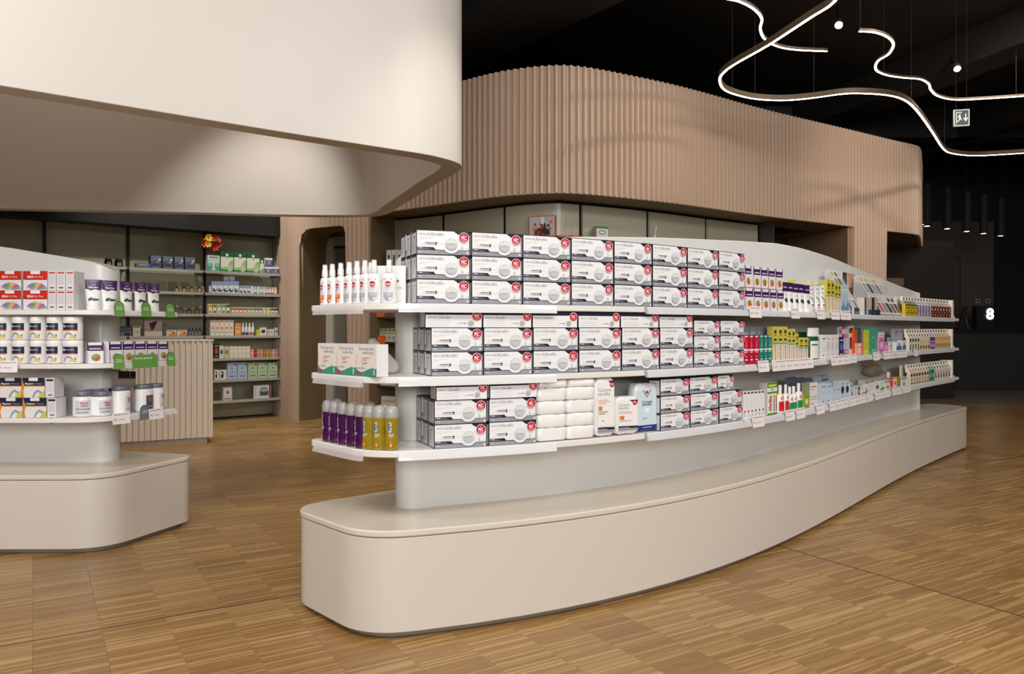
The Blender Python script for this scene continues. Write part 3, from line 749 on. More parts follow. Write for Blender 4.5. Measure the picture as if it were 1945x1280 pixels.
# ---- bottles, tubes and jars
def oval(rx, ry): return lambda x, z, e: (x, -ry*math.sqrt(max(.02, 1-(x/rx)**2))-e, z) if False else (rx*math.sin(x/rx), -ry*math.cos(x/rx)-e, z)
def shift(b, dy):
    b.v = [(x, y+dy, z) for x, y, z in b.v]; return b
def spray(key, tint):
    if key in _cache: return _cache[key]
    b = NB(True); rx, ry = .0295, .018
    b.lathe([(.90, 0), (1, .003), (1, .100), (.96, .108), (.75, .116), (.42, .120), (.40, .126)], mat((238, 238, 240), .3), seg=24, sx=rx, sy=ry)
    deco(b, .054, .116, [('e', .5, .66, .26, .095, RED), ('t', 'Autan', .5, .66, .075, WHT, .02), ('t', 'DEFENSE+', .5, .53, .035, (90, 92, 100)), ('r', .28, .46, .6, .475, LG),
         ('p', [(.12, .36), (.88, .36), (.86, .22), (.72, .10), (.5, .06), (.28, .10), (.14, .22)], tint), ('r', .26, .31, .74, .325, WHT), ('r', .30, .26, .70, .272, WHT), ('c', .66, .15, .04, WHT), ('r', .1, .82, .3, .835, (200, 90, 90)), ('r', .72, .80, .8, .85, GRY)], oval(rx, ry))
    c = NB(); c.lathe([(.0125, .122), (.0135, .124), (.0125, .148), (.0105, .150), (.0095, .170), (.0085, .172)], mat((240, 240, 242), .3), seg=18)
    c.lathe([(.0115, .150), (.0105, .174), (.009, .176)], CLEAR, seg=18)
    _cache[key] = ([('', shift(b, ry).mesh('spray_bottle', True)), ('spray_cap', shift(c, ry).mesh('spray_cap', True))], .06, .176); return _cache[key]
OR, BG = (236, 112, 40), (168, 176, 190)
SPx = [(610, OR), (624, OR), (640, OR), (656, BG), (671, BG), (686, BG), (707, BG), (737, BG)]
for i, (px, t) in enumerate(SPx):
    a, c = slot('R', px-3, px+3, .012); m = ((a[0]+c[0])/2, (a[1]+c[1])/2, 1.30)
    ang = math.atan2(c[1]-a[1], c[0]-a[0])
    if i < 6: ang = math.atan2(2.99-3.45, -.56+.98)+.08*(i-3)*.2
    if i == 6: ang = -.25
    spawn('spray_bottle', spray('sp%d' % (t[0]), t), m, ang, 'white insect spray bottle with %s label, %s from the left of the top shelf' % ('orange' if t == OR else 'grey-blue', ORD[i]), 'spray bottle', 'spray bottles on the top shelf', 1, 1, .985)
spawn('spray_bottle', spray('sp%d' % BG[0], BG), (-.60, 3.28, 1.30), -.7, 'white spray bottle half hidden behind the fifth spray of the row', 'spray bottle', 'spray bottles on the top shelf')
E1 = carton('ela', .12, .155, .08, (232, 230, 228), [('t', 'ELASTIN', .55, .42, .07, (80, 80, 96)), ('t', '+', .55, .60, .14, (40, 40, 60), .04), ('p', [(0, 1), (0, .93), (.25, 1)], (60, 40, 90))], None, 'cream_carton')
spawn('cream_carton', E1, (-.57, 3.38, 1.30), .05, 'large white carton with small dark cross behind the spray bottles, left one', CAT, 'white cartons behind the sprays', 1, 1, 1.08)
spawn('cream_carton', E1, (-.475, 3.26, 1.30), .1, 'large white carton with small dark cross beside the centre panel, right one', CAT, 'white cartons behind the sprays', .6, .5, 1.02)
EG = carton('ent', .15, .127, .055, (232, 226, 216), [('t', 'Enterogermina', .52, .87, .12, (130, 110, 180), 0, .88), ('t', 'Intestino Pigro', .60, .74, .085, (70, 120, 90), 0, .9),
    ('r', .34, .56, .66, .58, (214, 70, 90)), ('r', .34, .50, .52, .52, (214, 70, 90)), ('r', .34, .42, .58, .435, (120, 130, 190)), ('r', .34, .38, .5, .392, (120, 130, 190)),
    ('p', [(.28, .62), (.295, .62), (.32, .26), (.305, .26)], (220, 150, 160)), ('p', [(.04, .68), (.055, .68), (.03, .36), (.0, .32), (.02, .4)], (220, 150, 160)),
    ('p', [(0, .30), (.12, .17), (.26, .12), (.42, .15), (.6, .22), (.8, .26), (1, .24), (1, 0), (0, 0)], (66, 148, 118)),
    ('p', [(0, .33), (.12, .20), (.26, .15), (.42, .18), (.6, .25), (.8, .29), (1, .27), (1, .25), (.8, .27), (.6, .23), (.42, .16), (.26, .13), (.12, .18), (0, .31)], WHT),
    ('tl', 'Fermenti lattici', .10, .26, .05, (40, 60, 50)), ('r', .0, .05, .26, .13, (204, 40, 96)), ('r', .88, .05, .92, .22, WHT), ('c', .80, .30, .03, (190, 200, 195))], (236, 236, 238), 'probiotic_carton')
for i in range(3):
    u = (i+.5)/3; A_, B_ = Vector((-.832, 3.385)), Vector((-.528, 3.082)); m = A_+(B_-A_)*u
    spawn('probiotic_carton', EG, (m.x, m.y, 1.009), math.atan2(B_.y-A_.y, B_.x-A_.x), 'white and green probiotic carton on the middle end shelf, %s' % ('left of three', 'middle of three', 'right of three')[i], CAT, 'probiotic cartons', .95, 1, 1)
# plastic bag behind them
bb = pillow(.12, .15, .07, 3, mat((214, 214, 212), .12, alpha=.6), 14, 'plastic_bag', .55)
bb.v = [(x*(1-.25*z/.15)-.045*max(0, z-.07)/.08, y, z*(1-.35*max(0, x/.06))) for x, y, z in bb.v]
BAG = ([('', bb.mesh('plastic_bag', True, 20))], .12, .14)
spawn('plastic_bag', BAG, (-.525, 3.30, 1.009), .2, 'clear plastic bag of supplies between the green cartons and the centre panel', 'bag')
def lube(key, col, logo, drop):
    if key in _cache: return _cache[key]
    b = NB(True); rx, ry = .0275, .02
    b.lathe([(.9, 0), (1.02, .004), (1.05, .03), (.97, .05), (.90, .068), (.94, .088), (1.0, .105), (1.0, .118), (.97, .128)], mat(col, .12, coat=.6), seg=24, sx=rx, sy=ry)
    S = oval(rx*1.03, ry*1.06)
    pill = lambda sx, sy: [(.34+sx*math.cos(a), .72+sy*math.sin(a)+(.09 if math.sin(a) > 0 else -.09)) for a in [2*math.pi*j/20 for j in range(20)]]
    deco(b, .05, .125, [('p', pill(.15, .075), (214, 216, 226)), ('p', pill(.125, .06), (24, 26, 60)), ('tv', 'durex', .34, .72, .085, WHT, .01, 1.15), ('r', .25, .50, .62, .515, (230, 220, 235)), ('r', .25, .465, .72, .48, (230, 220, 235)), ('r', .25, .43, .60, .445, (230, 220, 235)), ('r', .25, .39, .5, .4, logo),
        ('p', [(.42, .34), (.53, .20), (.54, .13), (.42, .07), (.30, .13), (.31, .20)], drop), ('p', [(.42, .22), (.47, .17), (.47, .13), (.42, .11), (.37, .13), (.37, .17)], (240, 200, 140)), ('r', .3, .02, .6, .03, logo)], S)
    b.lathe([(.5, .127), (.55, .131), (.5, .160), (.3, .166)], mat((214, 212, 208), .3), seg=14, sx=rx, sy=ry)
    c = NB(); c.lathe([(.99, .126), (1.04, .130), (1.05, .148), (.97, .162), (.76, .171), (.4, .175), (.05, .176)], mat((190, 188, 186), .12, alpha=.55), seg=24, sx=rx, sy=ry)
    _cache[key] = ([('', shift(b, ry).mesh('gel_bottle', True)), ('dome_cap', shift(c, ry).mesh('dome_cap', True))], .056, .176); return _cache[key]
PU = lube('lp', (66, 18, 74), (220, 170, 220), (214, 60, 110)); YE = lube('ly', (150, 130, 26), (240, 220, 120), (220, 110, 30))
for i, px in enumerate((614, 627, 643, 659, 676, 694, 717, 744)):
    a, c = slot('R', px-3, px+3, .012); ang = math.atan2(2.99-3.45, -.56+.98) if i < 5 else (-.5, -.1, .2)[i-5]
    spawn('gel_bottle', PU if i < 5 else YE, ((a[0]+c[0])/2, (a[1]+c[1])/2, .718), ang, '%s gel bottle with domed cap, %s in the front row' % ('dark purple' if i < 5 else 'yellow', ORD[i]), 'bottle', 'gel bottles on the bottom end shelf')
for i, (X, Y) in enumerate(((-.775, 3.41), (-.69, 3.335), (-.605, 3.26))):
    spawn('gel_bottle', PU, (X, Y+.02, .718), -.7, 'dark purple gel bottle behind the front row, %s from the left' % ORD[i], 'bottle', 'gel bottles behind the front row')
spawn('gel_bottle', YE, (-.53, 3.19, .718), -.4, 'yellow gel bottle standing behind the front row of gel bottles', 'bottle', 'gel bottles behind the front row')

def crease(b, s):
    b.v = [(x+.0016*math.sin(70*z*(1+.3*s)+x*40), y+.0022*math.sin(x*(150+20*s)+z*60)*math.cos(x*47+s), z+.0022*math.sin(x*(120+15*s)+y*80)*(z > .01)+.0014*math.sin(x*311+y*50+s)*(z > .01)) for x, y, z in b.v]
    return b
WRAP = mat((244, 242, 240), .22, coat=.5)
CP = [([('', crease(pillow(.125, .058, .09, s, WRAP, 36), s).mesh('cotton_pack', True, 50))], .125, .058) for s in (1, 2, 3)]
yt = [819, 796, 773, 750, 722]
for ci, (a, c) in enumerate(((1021, 1078), (1078, 1131))):
    for r in range(5):
        put('cotton_pack', CP[(r+ci) % 3], 'R', .718, a+(r == 4)*3, c+(r == 4)*2, None, 'white plastic-wrapped cotton pack, %s stack, %s from the bottom' % (('left', 'right')[ci], ORD[r]), 'cotton pack', 'stacked cotton packs', off=.012, dz=r*.0565)
def bag(key, w, h, d, art, seed, base=(238, 236, 234)):
    b = pillow(w, h, d, seed, mat(base, .25, coat=.4), 24, 'cotton_bag', .3); deco(b, w, h, art, lambda x, z, e: (x, .0-e-.001, z)); return ([('', b.mesh('cotton_bag', True, 45))], w, h)
CA1 = [('r', .08, .18, .92, .93, (240, 239, 238)), ('tl', 'Cotone', .12, .80, .06, (120, 120, 126)), ('tl', 'idrofilo', .12, .73, .06, (120, 120, 126)), ('p', [(.62, .95), (.92, .95), (.92, .88), (.78, .88)], NAVY), ('c', .80, .885, .048, RED), ('t', 'PiC', .80, .888, .038, WHT, .02),
       ('r', .12, .62, .6, .63, (226, 160, 120)), ('r', .12, .59, .7, .60, (226, 160, 120)), ('r', .12, .56, .5, .57, (226, 160, 120)), ('r', .12, .45, .30, .52, (226, 130, 60)), ('r', .12, .42, .6, .43, (110, 110, 120)), ('r', .12, .39, .45, .40, (110, 110, 120)), ('r', .3, .27, .38, .285, RED), ('r', .08, .08, .92, .14, GRY), ('p', [(.08, .14), (.5, .14), (.6, .12), (.92, .12), (.92, .155), (.5, .165), (.08, .165)], NAVY)]
CA2 = [('r', .07, .10, .93, .90, (240, 239, 238)), ('tl', 'Cotone', .1, .78, .07, (120, 120, 126)), ('tl', 'idrofilo', .1, .70, .07, (120, 120, 126)), ('p', [(.55, .90), (.93, .90), (.93, .82), (.75, .82)], NAVY), ('c', .80, .83, .07, RED), ('t', 'PiC', .80, .835, .05, WHT, .02),
       ('r', .1, .60, .6, .612, (226, 160, 120)), ('r', .1, .56, .7, .572, (226, 160, 120)), ('r', .12, .40, .32, .50, (226, 130, 60)), ('r', .12, .36, .62, .37, (110, 110, 120)), ('r', .07, .12, .93, .2, GRY), ('p', [(.07, .2), (.5, .2), (.6, .17), (.93, .17), (.93, .22), (.07, .24)], NAVY)]
CA3 = [('r', .06, .03, .94, .86, (206, 222, 232)), ('p', [(.3, .86), (.5, .70), (.7, .86), (.66, .86), (.5, .73), (.34, .86)], (60, 120, 70)), ('c', .5, .81, .035, (200, 60, 60)), ('t', 'Cotone', .5, .62, .055, (40, 60, 110), .015), ('t', 'idrofilo', .5, .565, .055, (40, 60, 110), .015), ('c', .5, .44, .06, (232, 240, 244)), ('r', .3, .27, .5, .285, (120, 150, 180)), ('r', .06, .03, .94, .14, (44, 50, 120)), ('r', .3, .09, .7, .10, WHT)]
put('cotton_bag', bag('b1', .1, .25, .06, CA1, 5), 'R', .718, 1131.5, 1169.5, 717, 'tall white bag of cotton wool with orange square, beside the cotton packs', 'cotton bag', 'cotton wool bags', off=.012)
put('cotton_bag', bag('b2', .11, .17, .06, CA2, 6), 'R', .718, 1171, 1214, 753, 'short white bag of cotton wool leaning between two taller bags', 'cotton bag', 'cotton wool bags', off=.008)
put('cotton_bag', bag('b3', .11, .22, .06, CA3, 8, (226, 232, 236)), 'R', .718, 1207, 1249.5, 728, 'pale blue bag of cotton wool with navy foot and drawstring', 'cotton bag', 'cotton wool bags', off=.034)

# ---- generic printed cartons
def gen(base, kind='a', accent=(120, 120, 130), acc2=(200, 200, 205), w=.05, h=.12, d=.05, side=None, text=None, name='carton'):
    key = ('g', base, kind, accent, acc2, w, h, d, text, name)
    A = []
    if kind == 'a': A = [('r', .0, .72, 1, .94, accent), ('r', .2, .80, .8, .86, WHT), ('r', .15, .5, .85, .53, acc2), ('r', .15, .42, .6, .45, acc2), ('e', .55, .24, .28, .14, accent)]
    if kind == 'b': A = [('r', .12, .80, .88, .86, accent), ('r', .12, .70, .6, .73, acc2), ('r', .12, .40, .88, .43, acc2), ('r', .12, .30, .88, .33, acc2), ('r', .12, .1, .5, .16, accent)]
    if kind == 'c': A = [('e', .5, .5, .34, .2, accent), ('r', .2, .80, .8, .85, acc2), ('r', .2, .12, .8, .16, acc2)]
    if kind == 'd': A = [('p', [(0, 0), (1, 0), (1, .25), (.6, .45), (.3, .22), (0, .3)], accent), ('r', .15, .78, .85, .84, acc2), ('r', .15, .68, .6, .71, acc2)]
    if kind == 'v': A = [('r', 0, .46, 1, .52, WHT), ('r', .2, .40, .8, .43, WHT), ('p', [(.46, .55), (.54, .55), (.66, .62), (.56, .9), (.50, .9), (.44, .72), (.36, .62)], acc2), ('r', .2, .93, .8, .97, WHT), ('p', [(.4, .24), (.6, .24), (.5, .30)], WHT), ('r', .25, .13, .75, .17, WHT)]
    if kind == 'y': A = [('r', 0, 0, 1, .50, (232, 222, 212)), ('p', [(.30, .48), (.70, .48), (.62, .26), (.70, .06), (.50, .02), (.36, .06), (.44, .26)], (206, 160, 126)), ('r', 0, .5, 1, .54, (90, 170, 160)), ('r', .25, .80, .75, .90, (70, 66, 40)), ('r', .2, .6, .8, .66, (70, 66, 40)), ('r', .3, .74, .7, .76, (70, 66, 40))]
    if kind == 'p': A = [('r', 0, .60, 1, .80, (64, 34, 84)), ('p', [(.1, 1), (.9, 1), (.9, .86), (.1, .86)], (232, 228, 234)), ('r', 0, .80, .1, 1, (64, 34, 84)), ('r', .9, .80, 1, 1, (64, 34, 84)), ('r', 0, .79, 1, .87, (64, 34, 84)), ('r', .15, .67, .85, .73, (206, 190, 216)), ('p', [(0, .62), (.1, .52), (.1, 0), (0, 0)], (190, 170, 205)), ('e', .55, .28, .27, .17, accent), ('e', .48, .34, .16, .09, acc2), ('e', .62, .2, .13, .08, (206, 70, 40))]
    if text: A.append(('t', text[0], .5, text[1], text[2], text[3], .01))
    return carton(key, w, h, d, base, A, side, name)
PK = gen((232, 228, 232), 'p', (222, 140, 50), (120, 150, 60), .045, .115, .045, None, None, 'herbal_carton')
for r, cols in enumerate((((1415, 1430.5), (1431.5, 1446), (1447, 1461), (1462, 1475), (1476, 1488.5)), ((1414.5, 1427), (1430.5, 1444), (1445, 1458), (1459, 1472), (1473, 1486.5)))):
    for i, (a, c) in enumerate(cols):
        put('herbal_carton', PK, 'R', 1.30, a, c, None, 'white and purple herbal carton with fruit, %s row, %s from the left' % (RN[r] if r == 0 else 'upper', ORD[i]), CAT, 'purple herbal cartons', off=.02, dz=.1165*r+(.004 if r else 0))
def tube(key, top, cap=(240, 240, 240), w=.05, h=.15, art=(), bodyc=(238, 236, 236), band=.32):
    if key in _cache: return _cache[key]
    b = NB(); ry0 = w*.36; R_ = []; zs = [0, .03, .06, .10, 1-band-.001, 1-band, .90, .975, 1]
    def dims(t):
        if t < .03: return .36*w, .36*w
        u = (t-.03)/.97; return w*(.36+.14*u**.8), ry0*(1-u)**.8+.0012
    n = 20
    for a_, c_2, m in ((0, .97, None),):
        pass
    secs = [[(dims(t)[0]*math.cos(2*math.pi*j/n), dims(t)[1]*math.sin(2*math.pi*j/n), t*h) for j in range(n)] for t in [.14, .3, .5, 1-band, .85, .96, 1]]
    b.rings(secs[:4], mat(bodyc, .3), cap1=False); b.rings(secs[3:], mat(top, .3), cap0=False)
    def S(x, z, e):
        t = max(.03, min(1, z/h)); dx, dy = dims(t); q = max(-1, min(1, x/(w*.5))); return (q*dx*.97, -dy*math.sqrt(max(0, 1-(q*.97)**2))-e, z)
    b.curved = True; deco(b, w, h, art, S)
    c = NB(); r = w*.40; c.lathe([(r*.96, 0), (r, .002), (r, h*.125), (r*.9, h*.14)], mat(cap, .3), seg=20, sy=.9)
    _cache[key] = ([('', shift(b, ry0).mesh('cream_tube', True)), ('cap', shift(c, ry0).mesh('cap', True))], w, h); return _cache[key]
VIO = (62, 32, 84)
GEL = tube('gel', VIO, art=[('r', .3, .93, .7, .94, (190, 170, 205)), ('t', 'Gel', .5, .84, .055, (214, 200, 224)), ('t', 'Gambe', .5, .75, .06, WHT, .02), ('p', [(.0, .69), (.25, .66), (.5, .69), (.75, .655), (1, .68), (1, .60), (0, .60)], (238, 236, 236)), ('p', [(.06, .685), (.35, .63), (.62, .685), (.98, .64), (.98, .685)], VIO), ('r', .3, .55, .7, .558, LG),
     ('e', .34, .37, .12, .05, (50, 96, 56)), ('e', .22, .34, .1, .045, (40, 84, 48)), ('e', .8, .34, .12, .03, (46, 92, 56)), ('e', .5, .345, .11, .042, (46, 48, 90)), ('e', .63, .34, .1, .038, (58, 60, 104)), ('e', .52, .365, .05, .018, (120, 122, 160))], w=.065, h=.165)
GLT = [(160.6, 194, 531), (195, 227.5, 533), (233, 258, 535), (260.5, 284, 537), (285.5, 309, 539), (310, 333, 541)]
for i, (a, c, t) in enumerate(GLT):
    put('cream_tube', GEL, 'L', 1.30, a, c, t, 'white and purple leg gel tube standing on its cap, %s from the left' % ORD[i], 'tube', 'leg gel tubes', off=.02)
GT2 = tube('gel2', VIO, art=[('r', .2, .80, .8, .84, (206, 190, 216)), ('e', .5, .38, .3, .07, (46, 90, 54)), ('e', .6, .34, .2, .05, (46, 48, 84)), ('r', .25, .55, .75, .565, LG)], w=.045, h=.14)
for i, (a, c, t) in enumerate(((1489, 1501, 536), (1499, 1511.5, 537), (1509.5, 1521.5, 539), (1519, 1532, 540), (1531, 1543.5, 542))):
    put('cream_tube', GT2, 'R', 1.30, a, c, t, 'small white and purple gel tube beside the purple cartons, %s from the left' % ORD[i], 'tube', 'small gel tubes', off=.02+.004*(i % 2))
GT3 = tube('gel3', (236, 236, 238), art=[('r', .2, .86, .8, .89, (110, 120, 150)), ('r', .2, .70, .6, .72, (110, 120, 150)), ('p', [(.1, .6), (.5, .52), (.95, .3), (.95, .26), (.45, .46), (.1, .55)], (120, 130, 160)), ('r', .2, .25, .75, .30, (190, 50, 70)), ('r', .2, .18, .5, .2, (40, 44, 70))], w=.045, h=.13, cap=(200, 206, 214))
for i, (a, c) in enumerate(((1540, 1551), (1551.5, 1562), (1562, 1571))):
    put('cream_tube', GT3, 'R', 1.30, a, c, 544-1*i, 'slim white cream tube in front of the pale cartons, %s from the left' % ORD[i], 'tube', 'slim white tubes', off=.02)
def row(name, proto, L, z, xs, ys, label, cat, group, off=.015, **k):
    for i, (a, c) in enumerate(xs):
        y = ys[i] if isinstance(ys, (list, tuple)) else ys
        put(name, proto[i % len(proto)] if isinstance(proto, list) else proto, L, z, a, c, y, label % ORD[i] if '%s' in label else label, cat, group, off=off, **k)
PC = gen((226, 224, 214), 'b', (170, 170, 160), (210, 208, 200), .05, .15, .05, (206, 196, 70), None, 'pale_carton')
row('pale_carton', PC, 'R', 1.30, ((1511, 1530), (1531, 1542), (1543.5, 1556), (1557.5, 1570)), 533, 'tall pale carton behind the white tubes, %s from the left', CAT, 'tall pale cartons', off=.09)
YC = gen((198, 184, 66), 'y', w=.036, h=.14, d=.03, name='plaster_carton')
row('plaster_carton', YC, 'R', 1.30, ((1570.5, 1577.5), (1578, 1585), (1586, 1591.5), (1592, 1597)), (532.5, 533, 538, 538.5), 'slim yellow carton with a leg picture on the top shelf, %s from the left', CAT, 'yellow cartons on the top shelf', off=.02)
LB = gen((176, 198, 210), 'd', (90, 150, 160), (220, 226, 230), w=.035, h=.13, d=.04, name='pale_blue_carton')
row('pale_blue_carton', LB, 'R', 1.30, ((1598, 1604.5), (1605, 1612)), 541, 'pale blue carton next to the tilted display, %s from the left', CAT, 'pale blue cartons', off=.02)
# mid shelf, right of the syringe boxes
GC = gen((150, 156, 164), 'b', (176, 182, 190), (170, 176, 184), .05, .12, .04, (140, 146, 154), None, 'grey_carton')
row('grey_carton', GC, 'R', 1.009, ((1411.5, 1422.5), (1424, 1436.5), (1438, 1451.5), (1454, 1467)), 621.5, 'grey carton behind the red and teal cartons, %s from the left', CAT, 'grey cartons', off=.10)
RC = gen((190, 20, 56), 'v', acc2=(226, 110, 120), w=.035, h=.145, d=.04, name='red_carton')
row('red_carton', RC, 'R', 1.009, ((1412.5, 1422), (1422.7, 1431.5), (1432.2, 1441.5)), (637, 637, 637), 'slim crimson carton beside the syringe boxes, %s from the left', CAT, 'crimson cartons', off=.012)
TC = gen((42, 124, 112), 'v', acc2=(120, 190, 180), w=.035, h=.145, d=.04, name='teal_carton')
row('teal_carton', TC, 'R', 1.009, ((1442.5, 1450), (1451, 1458), (1458.7, 1466)), 636.5, 'slim teal carton right of the crimson ones, %s from the left', CAT, 'teal cartons', off=.015)
YM = gen((206, 192, 84), 'y', w=.04, h=.16, d=.035, name='plaster_carton')
row('plaster_carton', YM, 'R', 1.009, ((1468, 1477), (1477.6, 1487), (1487.6, 1495.5), (1496, 1503), (1503.5, 1510.5), (1511, 1517), (1518, 1526), (1526.6, 1535)), (620.5, 620.5, 620.5, 625, 625, 634, 641.5, 641.5),
    'yellow carton with leg picture on the middle shelf, %s from the left', CAT, 'yellow cartons on the middle shelf', off=.022)
GN = gen((150, 152, 154), 'b', (200, 200, 204), (180, 180, 184), .05, .15, .05, (34, 92, 56), None, 'green_carton')
put('green_carton', carton('gn', .05, .15, .05, (146, 148, 150), [('r', 0, .72, 1, 1, (30, 92, 54)), ('r', .3, .4, .5, .44, (200, 60, 60))], (30, 92, 54), 'green_carton'), 'R', 1.009, 1530.5, 1544, 631, 'grey carton with dark green top behind the white capped bottle', CAT, None, off=.075)
def capbottle(key, body, capc, lab, w=.06, h=.16, neck=.2, art=None, capr=.8, name='bottle'):
    if key in _cache: return _cache[key]
    b = NB(True); r = w/2; hb = h*(1-neck)
    b.lathe([(r*.94, 0), (r, .003), (r, hb*.88), (r*.85, hb*.96), (r*capr*.8, hb)], mat(body, .25), seg=18, sy=.8)
    if art is None: art = [('r', .02, .06, .98, .80, lab), ('r', .2, .55, .8, .6, (90, 92, 100)), ('r', .2, .3, .6, .33, (140, 140, 146))]
    deco(b, w*1.35, hb, art, oval(r*1.005, r*.8*1.005))
    c = NB(); c.lathe([(r*capr*.92, hb-.002), (r*capr, hb), (r*capr*.95, h-.003), (r*capr*.8, h)], mat(capc, .3), seg=18, sy=.8)
    _cache[key] = ([('', shift(b, r*.8).mesh(name, True)), ('cap', shift(c, r*.8).mesh('cap', True))], w, h); return _cache[key]
put('bottle', capbottle('gb', (30, 92, 54), (232, 230, 226), WH, .06, .16, .27, [('r', .12, .04, .66, .80, WH), ('r', .2, .6, .58, .66, (60, 90, 70))], .97), 'R', 1.009, 1541, 1561, 623, 'green bottle with large white cap and white label', 'bottle', None, off=.012)
put('green_carton', gen((236, 234, 232), 'b', (40, 120, 70), w=.03, h=.12, d=.03, name='green_carton'), 'R', 1.009, 1562, 1568.5, 636, 'slim white carton with green print right of the green bottle', CAT, None)
WC = gen((226, 220, 214), 'c', (206, 196, 206), (180, 160, 200), .04, .13, .04, None, None, 'white_carton')
row('white_carton', WC, 'R', 1.009, ((1569.5, 1577), (1578, 1585), (1586, 1593.5)), 636, 'cream carton with faint mauve drop, %s from the left on the middle shelf', CAT, 'cream cartons', off=.015)
put('navy_box', gen((32, 42, 104), 'c', (90, 110, 170), WHT, .045, .13, .04, None, None, 'navy_box'), 'R', 1.009, 1594, 1602.5, 640, 'navy carton with white cap on the middle shelf', CAT)
def booklet(c, c2, w=.03, h=.2, d=.012): return carton(('bk', c, c2), w, h, d, c, [('r', .15, .75, .85, .92, c2), ('r', .2, .2, .8, .6, c2), ('r', .2, .1, .6, .13, WHT)], None, 'slim_pack')
for i, (a, c, t, cc, c2) in enumerate(((1588, 1594, 619.5, (190, 186, 200), (120, 120, 140)), (1594, 1600, 620, (216, 30, 90), (236, 200, 214)), (1599, 1606, 620, (140, 150, 176), (190, 200, 214)), (1606, 1617, 617.5, (206, 196, 186), (50, 40, 34)), (1621, 1631, 652, (232, 160, 136), (244, 214, 196)))):
    o = put('slim_pack', booklet(cc, c2), 'R', 1.009, a+6, c+6, t, ('slim grey pack leaning on the middle shelf', 'slim pink pack leaning on the middle shelf', 'slim blue-grey pack leaning on the middle shelf', 'pale pack with dark picture leaning on the middle shelf', 'short peach pack at the front of the middle shelf')[i], 'pack', None, off=.05 if i < 4 else .015)
    if i < 4: o.rotation_euler.y = -.06; o.location.z += .006; o.scale.z *= .95
WV = [(1623, 1628, 626.5, (214, 76, 34), 'narrow orange-red pack'), (1628.8, 1635.5, 622.5, (36, 96, 84), 'dark teal pack'), (1635.7, 1637.9, 627, (90, 120, 160), 'thin blue pack'), (1638, 1640.3, 627, (226, 110, 50), 'thin orange pack'), (1641, 1650.5, 627, (196, 194, 60), 'yellow-green wavy pack'), (1652, 1667.5, 622, (70, 158, 128), 'wide green pack')]
for a, c, t, cc, n in WV:
    put('colour_pack', carton(('cp', cc), .03, .14, .05, cc, [('r', .3, .1, .7, .16, tuple(min(255, v+50) for v in cc)), ('r', .3, .6, .6, .64, tuple(min(255, v+50) for v in cc))], None, 'colour_pack'), 'R', 1.009, a, c, t, n+' in the coloured row of the middle shelf', CAT, 'coloured packs', off=.03)
put('pink_carton', gen((230, 224, 214), 'b', (230, 150, 190), (214, 120, 170), name='pink_carton'), 'R', 1.009, 1669.5, 1680, 631, 'cream-topped carton behind the pink cartons', CAT, off=.07)
row('pink_carton', gen((216, 130, 176), 'c', (240, 190, 210), (120, 60, 110), w=.04, h=.09, name='pink_carton'), 'R', 1.009, ((1669.5, 1679), (1679.8, 1687.5)), (641, 650), 'small pink carton on the middle shelf, %s from the left', CAT, 'pink cartons', off=.02)
put('blue_grey_bottle', capbottle('bgb', (196, 192, 180), (120, 140, 160), (214, 210, 200), .04, .11, .25, name='bottle'), 'R', 1.009, 1688.5, 1697.5, 641, 'cream bottle with blue-grey cap beside the pink cartons', 'bottle')
row('grey_pack', carton('gpk', .06, .16, .03, (160, 158, 164), [('r', .1, .83, .9, .9, (90, 100, 150)), ('r', .1, .74, .5, .78, (110, 110, 120)), ('r', .1, .3, .9, .31, (190, 190, 196))], None, 'grey_pack'), 'R', 1.009, ((1699, 1708), (1708.6, 1716)), 624.5, 'tall grey blister pack before the vial rack, %s from the left', 'pack', 'grey blister packs', off=.075)
row('soap_carton', carton('soc', .06, .09, .04, (226, 226, 228), [('p', [(0, 0), (1, 0), (1, .5), (.5, .7), (0, .45)], (92, 116, 164)), ('r', .2, .75, .8, .82, GRY)], None, 'soap_carton'), 'R', 1.009, ((1702.5, 1713), (1714, 1721)), (649.5, 647), 'small white and blue carton on the middle shelf, %s from the left', CAT, 'small blue cartons', off=.02)
# bottom shelf, right of the syringe boxes
PN = carton('pen', .035, .15, .03, (240, 239, 238), [('r', .12, .90, .88, .97, (90, 92, 96)), ('r', .3, .32, .45, .8, (222, 222, 224)), ('c', .5, .26, .05, RED), ('r', .35, .06, .65, .17, (150, 170, 165))], (222, 222, 224), 'pen_carton')
row('pen_carton', PN, 'R', .718, [(1411.5+6.9*i, 1418+6.9*i) for i in range(6)], [744-.5*i for i in range(6)], 'slim white pen carton with small red dot on the bottom shelf, %s from the left', CAT, 'white pen cartons', off=.02)
AB = carton('aft', .075, .21, .045, (236, 236, 230), [('r', 0, .0, 1, .06, (60, 150, 60)), ('r', 0, .84, 1, 1, (70, 150, 60)), ('r', .1, .88, .9, .94, (240, 220, 90)), ('r', 0, .66, 1, .72, (80, 160, 70)), ('t', 'After', .5, .79, .045, (200, 30, 40), .02), ('tv', 'AfterBite', .26, .36, .115, (200, 30, 40), .02, .8), ('r', .62, .1, .70, .6, (120, 90, 80)), ('r', .84, .1, .92, .6, (120, 90, 80)), ('p', [(.55, .52), (.95, .66), (1, .60), (.6, .46)], (240, 200, 50))], (200, 200, 196), 'after_sting_carton')
put('after_sting_carton', AB, 'R', .718, 1457.5, 1476.5, 727, 'tall green and white carton with red vertical lettering', CAT)
DR = capbottle('drr', (238, 236, 236), (240, 238, 238), WHT, .045, .16, .32, [('r', .12, .08, .88, .60, (206, 34, 40)), ('c', .5, .78, .11, (206, 34, 40)), ('c', .5, .78, .08, WHT), ('r', .28, .76, .72, .80, (206, 34, 40))], .45)
